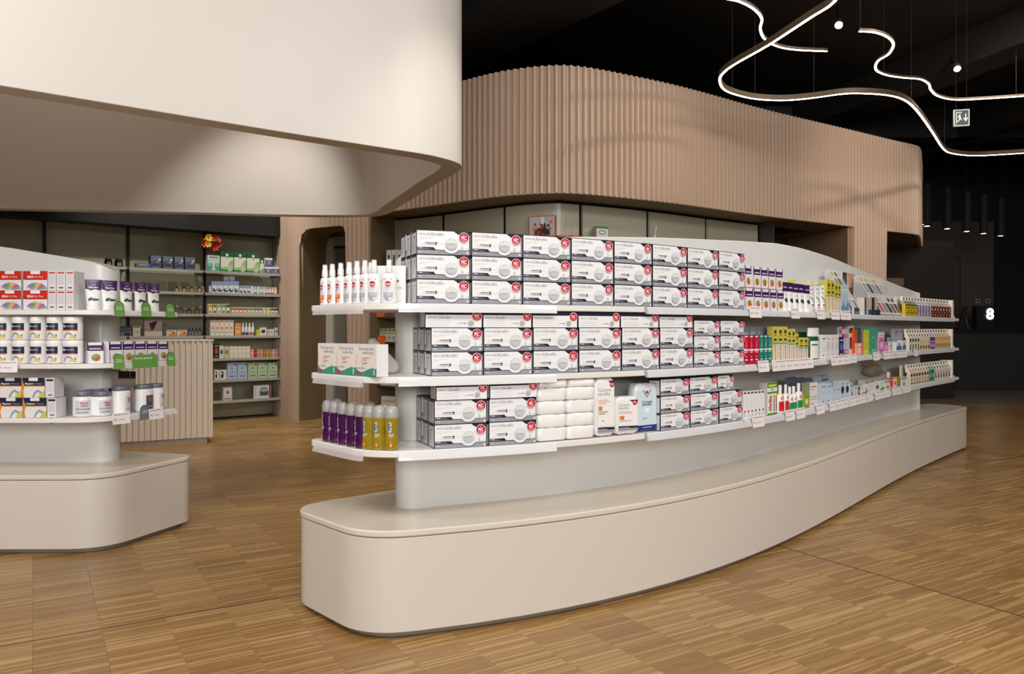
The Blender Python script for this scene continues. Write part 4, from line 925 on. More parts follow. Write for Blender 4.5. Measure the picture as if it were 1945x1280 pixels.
DG = capbottle('drg', (238, 236, 236), (240, 238, 238), WHT, .045, .16, .32, [('r', .12, .08, .88, .50, (40, 140, 84)), ('c', .5, .70, .11, (206, 34, 40)), ('c', .5, .70, .08, WHT), ('r', .28, .68, .72, .72, (206, 34, 40))], .45)
row('spray_bottle', [DR, DR], 'R', .718, ((1481.5, 1493), (1493.5, 1501.5)), (732, 731), 'small white spray bottle with red label on the bottom shelf, %s from the left', 'spray bottle', 'red labelled spray bottles')
row('spray_bottle', [DG, DG, DG], 'R', .718, ((1501, 1509.5), (1508.5, 1517), (1517, 1527.5)), (735, 734, 728), 'small white spray bottle with green label on the bottom shelf, %s from the left', 'spray bottle', 'green labelled spray bottles')
row('dark_blister', carton('dbl', .07, .06, .02, (96, 104, 122), [('e', .3, .5, .2, .35, (40, 46, 60)), ('e', .72, .5, .15, .3, (40, 46, 60))], None, 'dark_blister'), 'R', .718, ((1497, 1512), (1513, 1528), (1529, 1543)), (717, 718, 719), 'dark blue-grey blister card behind the small sprays, %s from the left', 'pack', 'dark blister cards', off=.14)
put('lime_pack', gen((150, 166, 50), 'c', (220, 220, 200), (60, 80, 30), name='lime_pack'), 'R', .718, 1527.5, 1537, 750, 'lime green pack on the bottom shelf', 'pack')
put('white_carton', gen((228, 226, 220), 'b', (216, 130, 120), (150, 160, 190), w=.06, h=.14, name='white_carton', side=(150, 160, 130)), 'R', .718, 1538, 1552.5, 727, 'white carton with red square print on the bottom shelf', CAT)
put('blue_carton', gen((168, 190, 206), 'b', (40, 60, 90), (206, 60, 60), name='blue_carton'), 'R', .718, 1559, 1575, 714, 'pale blue hanging pack with wire hook on the bottom shelf', CAT, off=.1)
row('blue_carton', gen((196, 208, 220), 'b', (110, 140, 180), (226, 236, 240), w=.04, h=.12, name='blue_carton'), 'R', .718, ((1560, 1569), (1570, 1579), (1581, 1587.5), (1588, 1595)), (728, 728, 736, 735.5), 'pale blue carton on the bottom shelf, %s from the left', CAT, 'pale blue cartons on the bottom shelf', off=.02)
row('eye_pack', gen((190, 206, 214), 'c', (40, 50, 56), (140, 170, 60), w=.04, h=.12, name='eye_pack'), 'R', .718, ((1596.5, 1604.5), (1605.5, 1613.5)), (723, 722), 'pale pack with black diamond print, %s from the left', 'pack', 'packs with black diamonds', off=.03)
SM = [(1615, 1621, 727, (200, 204, 208), (110, 130, 150), 'pale grey'), (1622, 1630, 733, (206, 212, 216), (60, 90, 140), 'white and blue'), (1630.5, 1634, 736, (70, 66, 120), (200, 190, 214), 'narrow violet'), (1635, 1645, 735, (230, 226, 220), (214, 110, 60), 'cream and orange'), (1645.5, 1648, 737, (70, 90, 150), (200, 200, 210), 'thin blue'), (1648.5, 1661.5, 730, (228, 222, 210), (170, 166, 150), 'plain cream'), (1662, 1671, 727, (224, 220, 212), (70, 80, 130), 'cream and navy'), (1671.5, 1680, 724, (226, 222, 216), (60, 130, 100), 'cream and green'), (1680.5, 1690, 722, (230, 226, 222), (70, 150, 110), 'white and mint'), (1691, 1697, 719, (226, 90, 84), (240, 220, 214), 'coral'), (1698, 1703, 720, (230, 222, 212), (214, 70, 60), 'cream and red'), (1703.5, 1711, 716, (176, 150, 60), (120, 150, 90), 'ochre'), (1712.5, 1721, 716, (228, 222, 212), (90, 120, 190), 'cream and sky blue'), (1721.5, 1727.5, 718, (232, 226, 214), (226, 130, 70), 'cream and peach')]
for i, (a, c, t, cc, c2, n) in enumerate(SM):
    put('small_carton', gen(cc, 'abcd'[i % 4], c2, tuple(int(v*.8) for v in cc), w=.04, h=.07, d=.04, name='small_carton'), 'R', .718, a, c, t, 'small %s carton in the crowded far part of the bottom shelf' % n, CAT, 'small cartons on the bottom shelf', off=.025)
row('back_carton', gen((190, 186, 176), 'b', (100, 96, 90), (210, 206, 198), w=.06, h=.1, name='back_carton'), 'R', .718, ((1643, 1652), (1653, 1662), (1663, 1671), (1672, 1682)), (722, 720, 719, 717), 'grey-beige carton in the second row of the far bottom shelf, %s from the left', CAT, 'second row cartons', off=.11)
put('roll_on', capbottle('rol', (90, 16, 26), (232, 226, 220), (110, 20, 30), .03, .1, .36, name='roll_on'), 'R', .718, 1687, 1694, 707, 'dark red roll-on bottle with white cap among the small cartons', 'bottle', off=.08)
hb_ = pillow(.14, .13, .03, 12, mat((190, 172, 158), .15, alpha=.6), 20, 'hanging_bag', .7)
hb_.v = [(x*(.55+.45*min(1, abs(1-z/.13)+.2))-.03*(z/.13)+.012*math.sin(z*90), y+.008*math.sin(x*120), z) for x, y, z in hb_.v]
put('hanging_bag', ([('', hb_.mesh('hanging_bag', True, 25))], .14, .13), 'R', .80, 1646, 1688, 688, 'brown and clear plastic bag hanging behind the small cartons', 'bag', off=.2)

# ---- remedy vial racks at the far right
def vial(key, cols, art):
    if key in _cache: return _cache[key]
    b = NB(); w, h = .038, .13
    b.box(-w/2, w/2, 0, .03, 0, h*.60, c_(cols[0])); deco(b, w, h*.6, art)
    b.rings([[(-w/2, .0, h*.6), (w/2, .0, h*.6), (w/2, .04, h*.6), (-w/2, .04, h*.6)], [(-w/2, .022, h*.78), (w/2, .022, h*.78), (w/2, .04, h*.78), (-w/2, .04, h*.78)]], c_(cols[1]))
    b.face([(-w*.3, .0035, h*.632), (w*.1, .0035, h*.632), (w*.2, .0165, h*.748), (-w*.2, .0165, h*.748)], c_(cols[2]))
    b.box(-w*.42, w*.42, .026, .045, h*.78, h, c_((232, 226, 216))); b.box(-w*.2, w*.2, .0255, .027, h*.84, h*.93, c_((70, 64, 60)))
    _cache[key] = ([('', b.mesh('remedy_box'))], w, h); return _cache[key]
V1 = vial('v1', ((206, 184, 40), (170, 164, 150), (90, 86, 80)), [('e', .5, .5, .46, .28, (30, 28, 20)), ('e', .5, .5, .36, .21, (226, 190, 40)), ('r', 0, .9, 1, 1, (30, 30, 24)), ('r', 0, 0, .1, 1, (40, 38, 26))])
V2 = vial('v2', ((190, 180, 196), (232, 228, 236), (120, 110, 180)), [('p', [(.1, .05), (.0, .5), (.1, .95), (.35, .95), (.25, .5), (.35, .05)], (36, 30, 46)), ('r', .4, .4, .9, .6, (170, 160, 180))])
V3 = vial('v3', ((96, 40, 32), (224, 206, 196), (190, 110, 100)), [('r', 0, .86, 1, 1, (120, 110, 90)), ('c', .3, .7, .12, (226, 200, 190)), ('c', .7, .45, .1, (200, 120, 100)), ('c', .35, .2, .1, (206, 150, 130))])
V4 = vial('v4', ((222, 214, 196), (236, 230, 220), (90, 50, 90)), [('e', .5, .78, .36, .14, (70, 30, 70)), ('p', [(.2, .0), (.6, .0), (.8, .5), (.4, .45)], (50, 70, 50))])
V5 = vial('v5', ((222, 210, 180), (236, 230, 220), (90, 50, 40)), [('e', .5, .2, .4, .17, (170, 90, 30)), ('e', .45, .62, .2, .16, (180, 190, 150))])
V6 = vial('v6', ((100, 70, 140), (230, 224, 236), (90, 70, 150)), [('c', .5, .3, .2, (190, 180, 210)), ('r', .1, .6, .9, .66, WHT)])
V7 = vial('v7', ((214, 176, 116), (240, 220, 180), (190, 120, 60)), [('e', .5, .6, .34, .14, (236, 210, 170)), ('e', .4, .28, .3, .12, (170, 110, 70))])
V8 = vial('v8', ((214, 200, 176), (234, 226, 212), (170, 90, 70)), [('e', .5, .75, .4, .12, (60, 60, 56)), ('e', .5, .35, .26, .12, (190, 150, 110)), ('e', .5, .06, .38, .06, (90, 80, 60))])
V9 = vial('v9', ((60, 130, 96), (180, 200, 176), (60, 120, 90)), [('c', .5, .5, .2, (140, 190, 150))])
V10 = vial('v10', ((222, 212, 196), (236, 230, 220), (50, 46, 40)), [('p', [(.6, .1), (.2, .25), (.1, .6), (.5, .85), (.35, .5), (.7, .3)], (60, 56, 50))])
NUM = ORD
def rackrow(z, x0, x1, y0t, y1t, seq, sh):
    n = len(seq); xs = np.linspace(x0, x1, n+1)
    for i, v in enumerate(seq):
        y = y0t+(y1t-y0t)*(i+.5)/n
        put('remedy_box', v[0], 'R', z+.004, xs[i]+.2, xs[i+1]-.1, y, '%s remedy box in the %s rack at far right, %s from the left' % (v[1], sh, ORD[i]), CAT, 'remedy boxes in the %s rack' % sh, off=.02)
    # stand: base tray, white end wall with foot, stepped back
    a, c = slot('R', x0-.5, x1+2, .075); a2, c2 = slot('R', x0-.5, x1+2, .012); p, q = slot('R', x1+1, x1+9, .012)
    z += .0015; t = empty('remedy_rack', (c2[0], c2[1], z)); tag(t, 'white counter rack for remedy boxes, %s shelf at the far right end' % sh, 'rack', 'remedy racks'); inv = Matrix.Translation(-Vector((c2[0], c2[1], z)))
    hh = 1.2+(HY-y1t)/F*c2[1]-z
    W2 = (232, 226, 214)
    d = Vector((c2[0]-a2[0], c2[1]-a2[1])).normalized(); n_ = Vector((-d.y, d.x)); A, C = Vector(a2), Vector(c2)
    def part(nm, p0, p1, w0, w1, z0, z1):
        b = MB(); P = [p0+n_*w0, p1+n_*w0, p1+n_*w1, p0+n_*w1]; b.rings([[(*k, z0) for k in P], [(*k, z1) for k in P]], mat(W2, .4)); o = obj(nm, b.mesh(nm), t); o.matrix_parent_inverse = inv
    part('tray', A, C, .0, .10, z, z+.003); part('end_wall', C, C+d*.05, .0, .10, z, z+hh*1.0); part('end_foot', C+d*.05, C+d*.10, .0, .10, z, z+.02); part('back_wall', A+d*.02, C, .085, .09, z, z+hh*.97)
rackrow(1.30, 1720, 1807, 563, 570, [(V1, 'yellow and black')]*4+[(V2, 'lilac')]*5+[(V3, 'red-brown')]*7, 'top')
rackrow(1.009, 1727, 1806, 625, 625, [(V4, 'dark plum')]*4+[(V5, 'amber')]*4+[(V6, 'violet')]*2+[(V7, 'light orange')]*6, 'middle')
rackrow(.718, 1729, 1806, 693, 684, [(V8, 'beige')]*7+[(V9, 'green')]*2+[(V10, 'cream and black')]*6, 'bottom')

# ---- tilted card displays on the top shelf
def tilt_display(px0, px1, ytop, label, rows, seed, steps=2):
    a, c = slot('R', px0, px1, .03); d = Vector((c[0]-a[0], c[1]-a[1])); L = d.length; d.normalize(); n_ = Vector((-d.y, d.x)); my = (a[1]+c[1])/2
    h = 1.2+(HY-ytop)/F*my-1.302; rr = random.Random(seed)
    t = empty('card_display', (*a, 1.302), math.atan2(d.y, d.x)); tag(t, label, 'card display')
    b = MB(); dd = .16
    b.rings([[(0, 0, 0), (L, 0, 0), (L, dd+.03, 0), (0, dd+.03, 0)], [(0, 0, .012), (L, 0, .012), (L, dd+.03, .012), (0, dd+.03, .012)]], CLEAR); obj('base_tray', b.mesh('base_tray'), t)
    b = MB(); b.rings([[(x, .01, .012), (x+.004, .01, .012), (x+.004, .01+dd, h), (x, .01+dd, h)] for x in (0,)]+[[(x, .03+dd, .012), (x+.004, .03+dd, .012), (x+.004, .03+dd, h), (x, .03+dd, h)] for x in (0,)], CLEAR); obj('side_wall', b.mesh('side_wall'), t)
    b = MB(); b.face([(0, .03, .012), (L, .03, .012), (L, .03+dd, h), (0, .03+dd, h)], CLEAR); obj('back_wall', b.mesh('back_wall'), t)
    pal = [(206, 200, 190), (150, 140, 170), (190, 186, 100), (90, 84, 120), (226, 222, 214), (196, 120, 100), (160, 176, 180), (60, 54, 60)]
    for r in range(steps):
        n = rows; z0 = .014+h*r/steps; y0 = .006+dd*r/steps
        for i in range(n):
            x0, x1 = L*i/n+.002, L*(i+1)/n-.002; hh = h/steps*.98; b = MB(); c0 = pal[rr.randrange(8)]; c1 = pal[rr.randrange(8)]
            P = lambda x, u, e=0: (x, y0+dd/steps*u-e, z0+hh*u)
            b.rings([[P(x0, 0), P(x1, 0), P(x1, 1), P(x0, 1)], [P(x0, 0, -.004), P(x1, 0, -.004), P(x1, 1, -.004), P(x0, 1, -.004)]], mat((230, 226, 220), .25))
            w_ = x1-x0
            b.face([P(x0+w_*.1, .08, .0006), P(x1-w_*.1, .08, .0006), P(x1-w_*.1, .6, .0006), P(x0+w_*.1, .6, .0006)], mat(c0, .25)); b.face([P(x0+w_*.2, .7, .0006), P(x1-w_*.2, .7, .0006), P(x1-w_*.2, .9, .0006), P(x0+w_*.2, .9, .0006)], mat(c1, .25))
            obj('card_pack', b.mesh('card_pack'), t)
    return t
tilt_display(1670, 1715, 528, 'sloping clear rack with two tiers of printed card packs on the top shelf', 6, 3)
tilt_display(1619, 1638, 514, 'narrow sloping clear display beside the pale blue cartons on the top shelf', 3, 8, 2)
bk = carton('book', .012, .09, .05, (214, 208, 200), [('r', .3, .0, .7, 1, (120, 114, 110))], (206, 200, 192), 'leaflet_pack'); bd = carton('bookd', .012, .09, .05, (50, 46, 46), [], None, 'leaflet_pack')
for i, px in enumerate(np.linspace(1642, 1665, 10)):
    dk = i in (1, 6, 7); put('leaflet_pack', bd if dk else bk, 'R', 1.30, px-1.2, px+1.2, 565.5, '%s slim pack on edge between the two sloping displays, %s from the left' % ('dark' if dk else 'pale', ORD[i]), 'pack', 'slim packs on edge', off=.03, dz=.0)
ph = carton('photo', .11, .2, .01, (226, 222, 214), [('r', .0, .5, .38, 1, (70, 62, 60)), ('r', .42, .5, 1, 1, (206, 160, 130)), ('e', .7, .58, .2, .1, (110, 70, 56)), ('r', .42, .3, 1, .45, (150, 140, 130)), ('r', .55, .0, 1, .22, (90, 70, 60))], None, 'photo_card')
put('photo_card', ph, 'R', 1.30, 1600, 1622, 519, 'photo card with a face standing behind the narrow sloping display', 'card', off=.245)
put('small_screen', carton('scr', .03, .03, .012, (60, 66, 66), [('r', .1, .1, .9, .45, (90, 150, 150)), ('r', .1, .5, .9, .9, (80, 74, 70))], (220, 220, 220), 'small_label_holder'), 'R', 1.30, 1622, 1632.5, 585, 'small grey and teal label holder at the foot of the narrow display', 'label holder', off=.008)
put('dark_tray', carton('dtr', .06, .02, .03, (44, 54, 60), [('r', .3, .4, .5, .6, (90, 110, 120))], None, 'dark_tray'), 'R', 1.30, 1655, 1672, 589, 'small dark tray in front of the slim packs on edge', 'tray', off=.008)

# ---- price cards on the shelf edges
def pcard(n=1):
    A = [('r', .08, .80, .92, .86, (150, 130, 140))]
    for i in range(n):
        x = (i+.3)/n; A += [('t', '€', x-.12/n, .40, .16, (70, 70, 76)), ('r', x+.05/n, .35, x+.42/n, .44, (188, 186, 190))]
    return carton(('pc', n), .05*n, .062, .0012, (240, 234, 234), A, None, 'price_card')
TAGS = {('R', 1.30, 'top'): [(1425, 1447.5, 1), (1504, 1520, 1), (1553, 1568, 1), (1580, 1596, 1), (1598, 1617, 1)],
        ('R', 1.009, 'middle'): [(1441.5, 1462, 1), (1468, 1546, 6), (1580, 1615.5, 3), (1616, 1628, 1), (1660, 1671.5, 1), (1679, 1702, 2), (1703, 1723.5, 2), (1737, 1744.5, 1)],
        ('R', .718, 'bottom'): [(1430.5, 1453, 1), (1493.5, 1511, 1), (1514, 1530, 1), (1552, 1567, 1), (1577, 1590, 1), (1591, 1613.5, 2), (1614.5, 1636, 2), (1636.5, 1647, 1), (1648, 1659, 1), (1663, 1683, 2), (1683.5, 1692, 1), (1696, 1705, 1), (1705.5, 1714, 1), (1715.5, 1730, 1)],
        ('L', 1.009, 'middle'): [(-8, 33, 1)], ('L', .718, 'bottom'): [(214, 248, 1), (284, 311, 1)]}
for (L, z, sh), T in TAGS.items():
    for i, (a, c, n) in enumerate(T):
        o = put('price_card', pcard(n), L, z, a, c, None, '%sprice card on the %s shelf edge of the %s display, %s from the left' % ('long ' if n > 2 else '', sh, 'main' if L == 'R' else 'left', ORD[i]), 'price card', 'price cards', off=-.045 if n > 2 else -.032 if L == 'L' else -.026, dz=-.044)
        o.rotation_euler.x = -.12
# green and grey arched markers on the left display
def arch(key, col, txt=None, wide=False):
    if key in _cache: return _cache[key]
    w, h = (.14, .075) if wide else (.052, .085); b = NB()
    P = [(-w/2, 0), (w/2, 0)]+([(w/2*math.cos(a), h-w/2+w/2*math.sin(a)) for a in [math.pi*j/12 for j in range(13)]] if not wide else [(w/2, h), (-w/2, h)])
    b.rings([[(x, 0, z) for x, z in P], [(x, .0012, z) for x, z in P]], c_((60, 80, 60) if not wide else col))
    Q = [(x*.93, z*.97) for x, z in P]; b.face([(x, -.0003, z) for x, z in Q], c_(col))
    deco(b, w, h, [('t', 'Gambe pesanti', .42, .75, .16, WHT, .01)] if wide else [('t', txt, .5, .62, .10, WHT, .01), ('t', 'naturale', .5, .50, .09, WHT, .01)], lambda x, z, e: (x, -e-.0004, z))
    _cache[key] = ([('', b.mesh('arched_marker'))], w, h); return _cache[key]
GRN = (106, 158, 72)
for i, (z, a, c, w_) in enumerate(((1.30, 218, 237.5, 0), (1.30, 270, 288, 0), (1.30, 316, 333, 0), (1.01, 217, 237, 0), (1.01, 252, 301, 1), (1.01, 318, 334, 0))):
    o = put('arched_marker' if not w_ else 'shelf_banner', arch('ar%d' % w_, GRN, 'Fonte', bool(w_)), 'L', z, a, c, None, ('green arched marker on the left display top shelf, %s' % ('left', 'middle', 'right')[i] if i < 3 else ('green arched marker at the left of the green banner', 'wide green shelf banner with white lettering', 'green arched marker at the right end of the middle shelf')[i-3]), 'shelf marker', 'green shelf markers', off=-.022, dz=-.035)
    o.rotation_euler.x = -.1
o = put('arched_marker', arch('arg', (110, 122, 134), 'novità', False), 'L', .718, 266, 283, None, 'grey arched marker on the bottom shelf of the left display', 'shelf marker', None, off=-.022, dz=-.04)

# ---- left display products
FAN = [('p', [(.5+.42*math.cos(a)*.25, .02), (.55+.45*math.cos(a), .03+.36*math.sin(a)), (.55+.45*math.cos(a+.18), .03+.36*math.sin(a+.18))], c) for a, c in zip([.15+.22*i for i in range(12)], [(90, 150, 150), (120, 180, 190), (150, 90, 140), (200, 80, 120), (226, 130, 130), (226, 190, 80), (214, 160, 60), (110, 160, 80), (70, 130, 90), (90, 110, 170), (140, 110, 170), (200, 150, 190)])]
RV = carton('rv', .135, .104, .05, (226, 224, 228), [('r', 0, .56, 1, 1, (198, 42, 26)), ('p', [(0, .58), (.10, .54), (1, .54), (1, .56), (.10, .56), (0, .66)], (50, 28, 70)), ('r', .3, .84, .70, 1, (236, 230, 230)), ('tl', 'RDA', .17, .70, .12, WHT, .03), ('tl', 'Vit Plus', .45, .70, .12, (240, 200, 190)), ('r', .35, .40, .9, .42, LG)]+FAN, (214, 212, 216), 'vitamin_carton',)
for r in range(2):
    for i, (a, c) in enumerate(((-4, 40.5), (44, 90))):
        put('vitamin_carton', RV, 'L', 1.30, a, c, None, 'red and white vitamin carton with colour fan, %s row, %s' % (('lower', 'upper')[r], ('left', 'right')[i]), CAT, 'red vitamin cartons', off=.02, dz=r*.105)
SD = carton('sd', .048, .104, .13, (222, 219, 222), [('r', .1, .86, .9, .95, (206, 80, 60)), ('r', .12, .3, .88, .8, (206, 204, 208)), ('r', .25, .10, .78, .17, (90, 88, 92))], (236, 234, 236), 'vitamin_carton')
for r in range(2):
    for i, (a, c) in enumerate(((91, 106.5), (107.5, 124), (125, 140.5))):
        put('vitamin_carton', SD, 'L', 1.30, a, c, None, 'narrow end of vitamin carton with small red band, %s row, %s from the left' % (('lower', 'upper')[r], ORD[i]), CAT, 'vitamin cartons seen end on', off=.02, dz=r*.105, depth=.9)
def jar(key, r, h, lidc, art, lidh=.25, body=(238, 237, 236), lr=1.02):
    if key in _cache: return _cache[key]
    b = NB(True); hb = h*(1-lidh)
    b.lathe([(r*.9, 0), (r, .006), (r, hb*.9), (r*.97, hb*.97), (r*.9, hb)], mat(body, .3), seg=28); deco(b, r*2.3, hb, art, oval(r*1.003, r*1.003))
    c = NB(); c.lathe([(r*lr*.97, hb-.002), (r*lr, hb+.001), (r*lr, h-.006), (r*lr*.94, h)], mat(lidc, .35), seg=28)
    _cache[key] = ([('', shift(b, r).mesh('supplement_jar', True)), ('lid', shift(c, r).mesh('lid', True))], r*2, h); return _cache[key]
MG = jar('mg', .048, .126, (240, 239, 238), [('r', .06, .56, .88, .94, (34, 36, 62)), ('tl', 'Mag', .13, .78, .12, WHT, .03), ('tl', 'nesio', .42, .78, .12, (200, 202, 214), 0), ('r', .06, .51, .88, .56, (224, 120, 50)), ('r', .06, .02, .88, .51, (228, 226, 226)), ('p', [(.22, .12), (.30, .32), (.45, .44), (.62, .38), (.74, .12), (.66, .12), (.56, .30), (.45, .34), (.36, .26), (.30, .12)], (140, 156, 172)), ('p', [(.5, .1), (.6, .26), (.8, .34), (.82, .08)], (206, 196, 90)), ('e', .8, .26, .03, .06, (220, 80, 60))], .22, lr=1.0)
for r, xs in enumerate((((-18, 13.5), (14.5, 46.5), (49, 78.5), (80, 110), (111.5, 149.5)), ((-20, 12.5), (14, 46), (48.5, 78), (80.5, 111), (112, 149)))):
    for i, (a, c) in enumerate(xs):
        put('supplement_jar', MG, 'L', 1.009, a, c, None, 'white magnesium jar with navy and orange label, %s row, %s from the left' % (('lower', 'upper')[r], ORD[i]), 'jar', 'white magnesium jars', off=.015, dz=r*.127)
LP = gen((232, 228, 232), 'p', (110, 150, 70), (130, 170, 80), .09, .115, .05, None, ('MicroCircolo', .70, .055, WHT), 'herbal_carton')
LP2 = gen((232, 228, 232), 'p', (206, 150, 80), (150, 160, 90), .06, .12, .05, None, None, 'herbal_carton')
for i, (a, c, t) in enumerate(((164, 197, 651), (206.5, 231.5, 649), (232.5, 254, 648.5), (255, 277, 648.5), (278, 298.5, 648.5), (299.5, 319, 649), (320, 338, 649))):
    put('herbal_carton', LP if i < 1 else LP2, 'L', 1.009, a, c, t, 'purple-topped herbal carton on the left display middle shelf, %s from the left' % ORD[i], CAT, 'herbal cartons on the left display', off=.02)
MP = carton('mp', .125, .107, .06, (224, 222, 222), [('r', 0, .60, 1, 1, (36, 36, 58)), ('r', .3, .84, .7, 1, (226, 224, 226)), ('r', 0, .56, 1, .60, (226, 140, 50)), ('p', [(0, 1), (0, 0), (.10, .0), (.05, .3), (.12, .6), (.04, .8)], (228, 136, 40)), ('tl', 'Magnesio', .14, .71, .085, WHT, .02), ('tl', 'Potassio', .58, .71, .085, (170, 172, 186)), ('p', [(.45, .02), (.55, .28), (.7, .42), (.88, .30), (.95, .02), (.88, .02), (.8, .22), (.7, .32), (.6, .2), (.52, .02)], (140, 156, 172)), ('p', [(.72, .02), (.84, .25), (1, .36), (1, .02)], (206, 190, 80))], (214, 212, 212), 'mineral_carton')
SE = carton('mpe', .05, .105, .12, (222, 220, 222), [('r', .1, .84, .9, .95, (40, 40, 60)), ('r', .14, .3, .86, .78, (206, 206, 210)), ('r', .3, .1, .8, .17, (110, 108, 112))], None, 'mineral_carton')
for r, xs in enumerate((((-2, 43), (44, 88.5)), ((-4, 41), (41.5, 85)))):
    for i, (a, c) in enumerate(xs): put('mineral_carton', MP, 'L', .718, a, c, None, 'navy, orange and white mineral carton, %s row, %s' % (('lower', 'upper')[r], ('left', 'right')[i]), CAT, 'mineral cartons', off=.02, dz=.108*r)
    put('mineral_carton', SE, 'L', .718, (89.5, 86)[r], (107, 103)[r], None, 'mineral carton seen end on, %s row' % ('lower', 'upper')[r], CAT, 'mineral cartons', off=.02, dz=.108*r, depth=.8)
GJ = jar('gj', .066, .135, (104, 108, 122), [('r', .28, .10, .92, .82, (206, 208, 214)), ('t', 'Magnesio', .66, .70, .12, (206, 40, 50), .02, .7), ('t', 'Supremo', .66, .57, .12, (206, 40, 50), .02, .7), ('r', .28, .36, .92, .42, (150, 152, 160)), ('r', .35, .2, .8, .24, (120, 122, 130))], .2, lr=.92)
for i, (a, c, t, of) in enumerate(((131, 173.5, 745, .03), (178, 219, 745, .03), (166, 206, 741.5, .16))):
    put('supplement_jar', GJ, 'L', .718, a, c, t, 'large white tub with grey lid on the left display, %s' % ('left of the front pair', 'right of the front pair', 'behind the front pair')[i], 'jar', 'large grey-lidded tubs', off=of)
GJ2 = jar('gj2', .045, .145, (104, 108, 122), [('r', .40, .08, 1.0, .76, (214, 214, 218)), ('t', 'Magnesio', .74, .66, .11, (206, 40, 50), .02, .6), ('t', 'Supremo', .74, .55, .11, (206, 40, 50), .02, .6), ('r', .45, .2, .9, .24, (150, 152, 160))], .16, lr=.92)
GJ3 = jar('gj3', .045, .145, (104, 108, 122), [('r', .30, .05, .96, .72, (78, 84, 98)), ('t', 'Magnesio', .64, .60, .11, (226, 80, 90), .02, .6), ('t', 'Supremo', .64, .49, .11, (226, 80, 90), .02, .6), ('r', .4, .2, .8, .24, (170, 172, 180))], .16, lr=.92)
for i, (a, c, t, p, of) in enumerate(((226.5, 256, 734, GJ2, .03), (271, 298.5, 731, GJ3, .025), (296, 318, 729, GJ2, .035))):
    put('supplement_jar', p, 'L', .718, a, c, t, 'tall white tub with grey lid at the display end, %s from the left' % ORD[i], 'jar', 'tall grey-lidded tubs', off=of)
DK = carton('dkc', .06, .11, .06, (196, 192, 190), [('r', 0, .82, 1, 1, (54, 50, 52)), ('r', .15, .3, .8, .7, (170, 166, 166))], None, 'dark_top_carton')
for i, (a, c, t, of) in enumerate(((205.5, 215, 738, .20), (216, 226, 738, .20), (254, 262, 737, .10), (262.5, 270, 737, .10))):
    put('dark_top_carton', DK, 'L', .718, a, c, t, 'grey carton with dark top behind the tubs, %s from the left' % ORD[i], CAT, 'dark-topped cartons behind the tubs', off=of)
DK2 = carton('dkc2', .06, .11, .05, (150, 140, 128), [('r', 0, .82, 1, 1, (34, 30, 32)), ('r', 0, .0, 1, .2, (70, 62, 58)), ('r', .2, .4, .8, .7, (130, 122, 112))], None, 'dark_top_carton')
ctp = (CA+CB)/2
for i, (px, yt_) in enumerate(((229.5, 705), (240.5, 705.5), (252, 706))):
    put('dark_top_carton', DK2, 'L', .718, px-5, px+6, yt_, 'brown and black carton under the middle shelf of the left display, %s from the left' % ORD[i], CAT, 'brown cartons', off=.12)
# ---- back wall products
def wrow(name, proto, z, xs, ys, label, cat, group, off=.03): row(name, proto, 'W', z, xs, ys, label, cat, group, off=off)
BJ = jar('bj', .05, .16, (26, 24, 20), [('r', .25, .2, .7, .7, (150, 146, 130)), ('c', .47, .48, .12, (60, 56, 50))], .3, (24, 22, 18), .8)
wrow('dark_jar', BJ, 1.94, ((199.5, 215.5), (219, 235.5)), (490.5, 491.5), 'black jar with pale label on the back wall, %s of two', 'jar', 'black jars')
wrow('flat_carton', carton('flc', .2, .08, .1, (96, 116, 140), [('r', 0, .0, 1, .2, (40, 44, 60)), ('r', .2, .5, .8, .7, (150, 170, 190))], None, 'flat_carton'), 1.94, ((259, 285),), (500,), 'low blue-grey carton left of four tall ones on the back wall', CAT, None)
BC = carton('blc', .16, .2, .1, (74, 86, 108), [('p', [(0, .55), (1, .7), (1, 1), (0, 1)], (104, 118, 138)), ('p', [(.45, .52), (.8, .60), (.75, .45)], (196, 186, 60)), ('c', .82, .7, .09, (206, 210, 220)), ('e', .5, .22, .4, .14, (52, 62, 84)), ('r', .2, .1, .8, .14, (150, 160, 176))], (34, 36, 50), 'blue_carton')
wrow('blue_carton', BC, 1.94, ((286, 307), (309, 329), (331, 349), (351.5, 371)), (486, 487, 488, 489), 'tall slate blue carton with yellow mark on the back wall, %s from the left', CAT, 'slate blue cartons')
def vbot(key, c, cap): return capbottle(key, c, cap, tuple(min(255, v+60) for v in c), .04, .1, .3, None, .5, 'small_bottle')
OB = [vbot('ob1', (110, 92, 40), (20, 18, 16)), vbot('ob2', (70, 62, 36), (150, 140, 120))]
wrow('small_bottle', OB, 1.66, [(333+7.2*i, 339.5+7.2*i) for i in range(8)], 544, 'small amber bottle on the second shelf behind the counter, %s from the left', 'bottle', 'amber bottles on the second shelf')
DB = [vbot('db1', (36, 30, 22), (206, 130, 50)), vbot('db2', (40, 34, 20), (24, 20, 18))]
wrow('small_bottle', DB, 1.385, [(334+7.4*i, 340.5+7.4*i) for i in range(7)], [580, 584, 585, 585, 585, 583, 582], 'small dark dropper bottle on the third shelf behind the counter, %s from the left', 'bottle', 'dropper bottles on the third shelf')
wrow('small_bottle', [vbot('db3', (60, 66, 60), (24, 24, 24))], 1.107, [(357.5+6.6*i, 363+6.6*i) for i in range(4)], 623, 'small bottle with black cap on the fourth shelf, %s from the left', 'bottle', 'bottles on the fourth shelf')
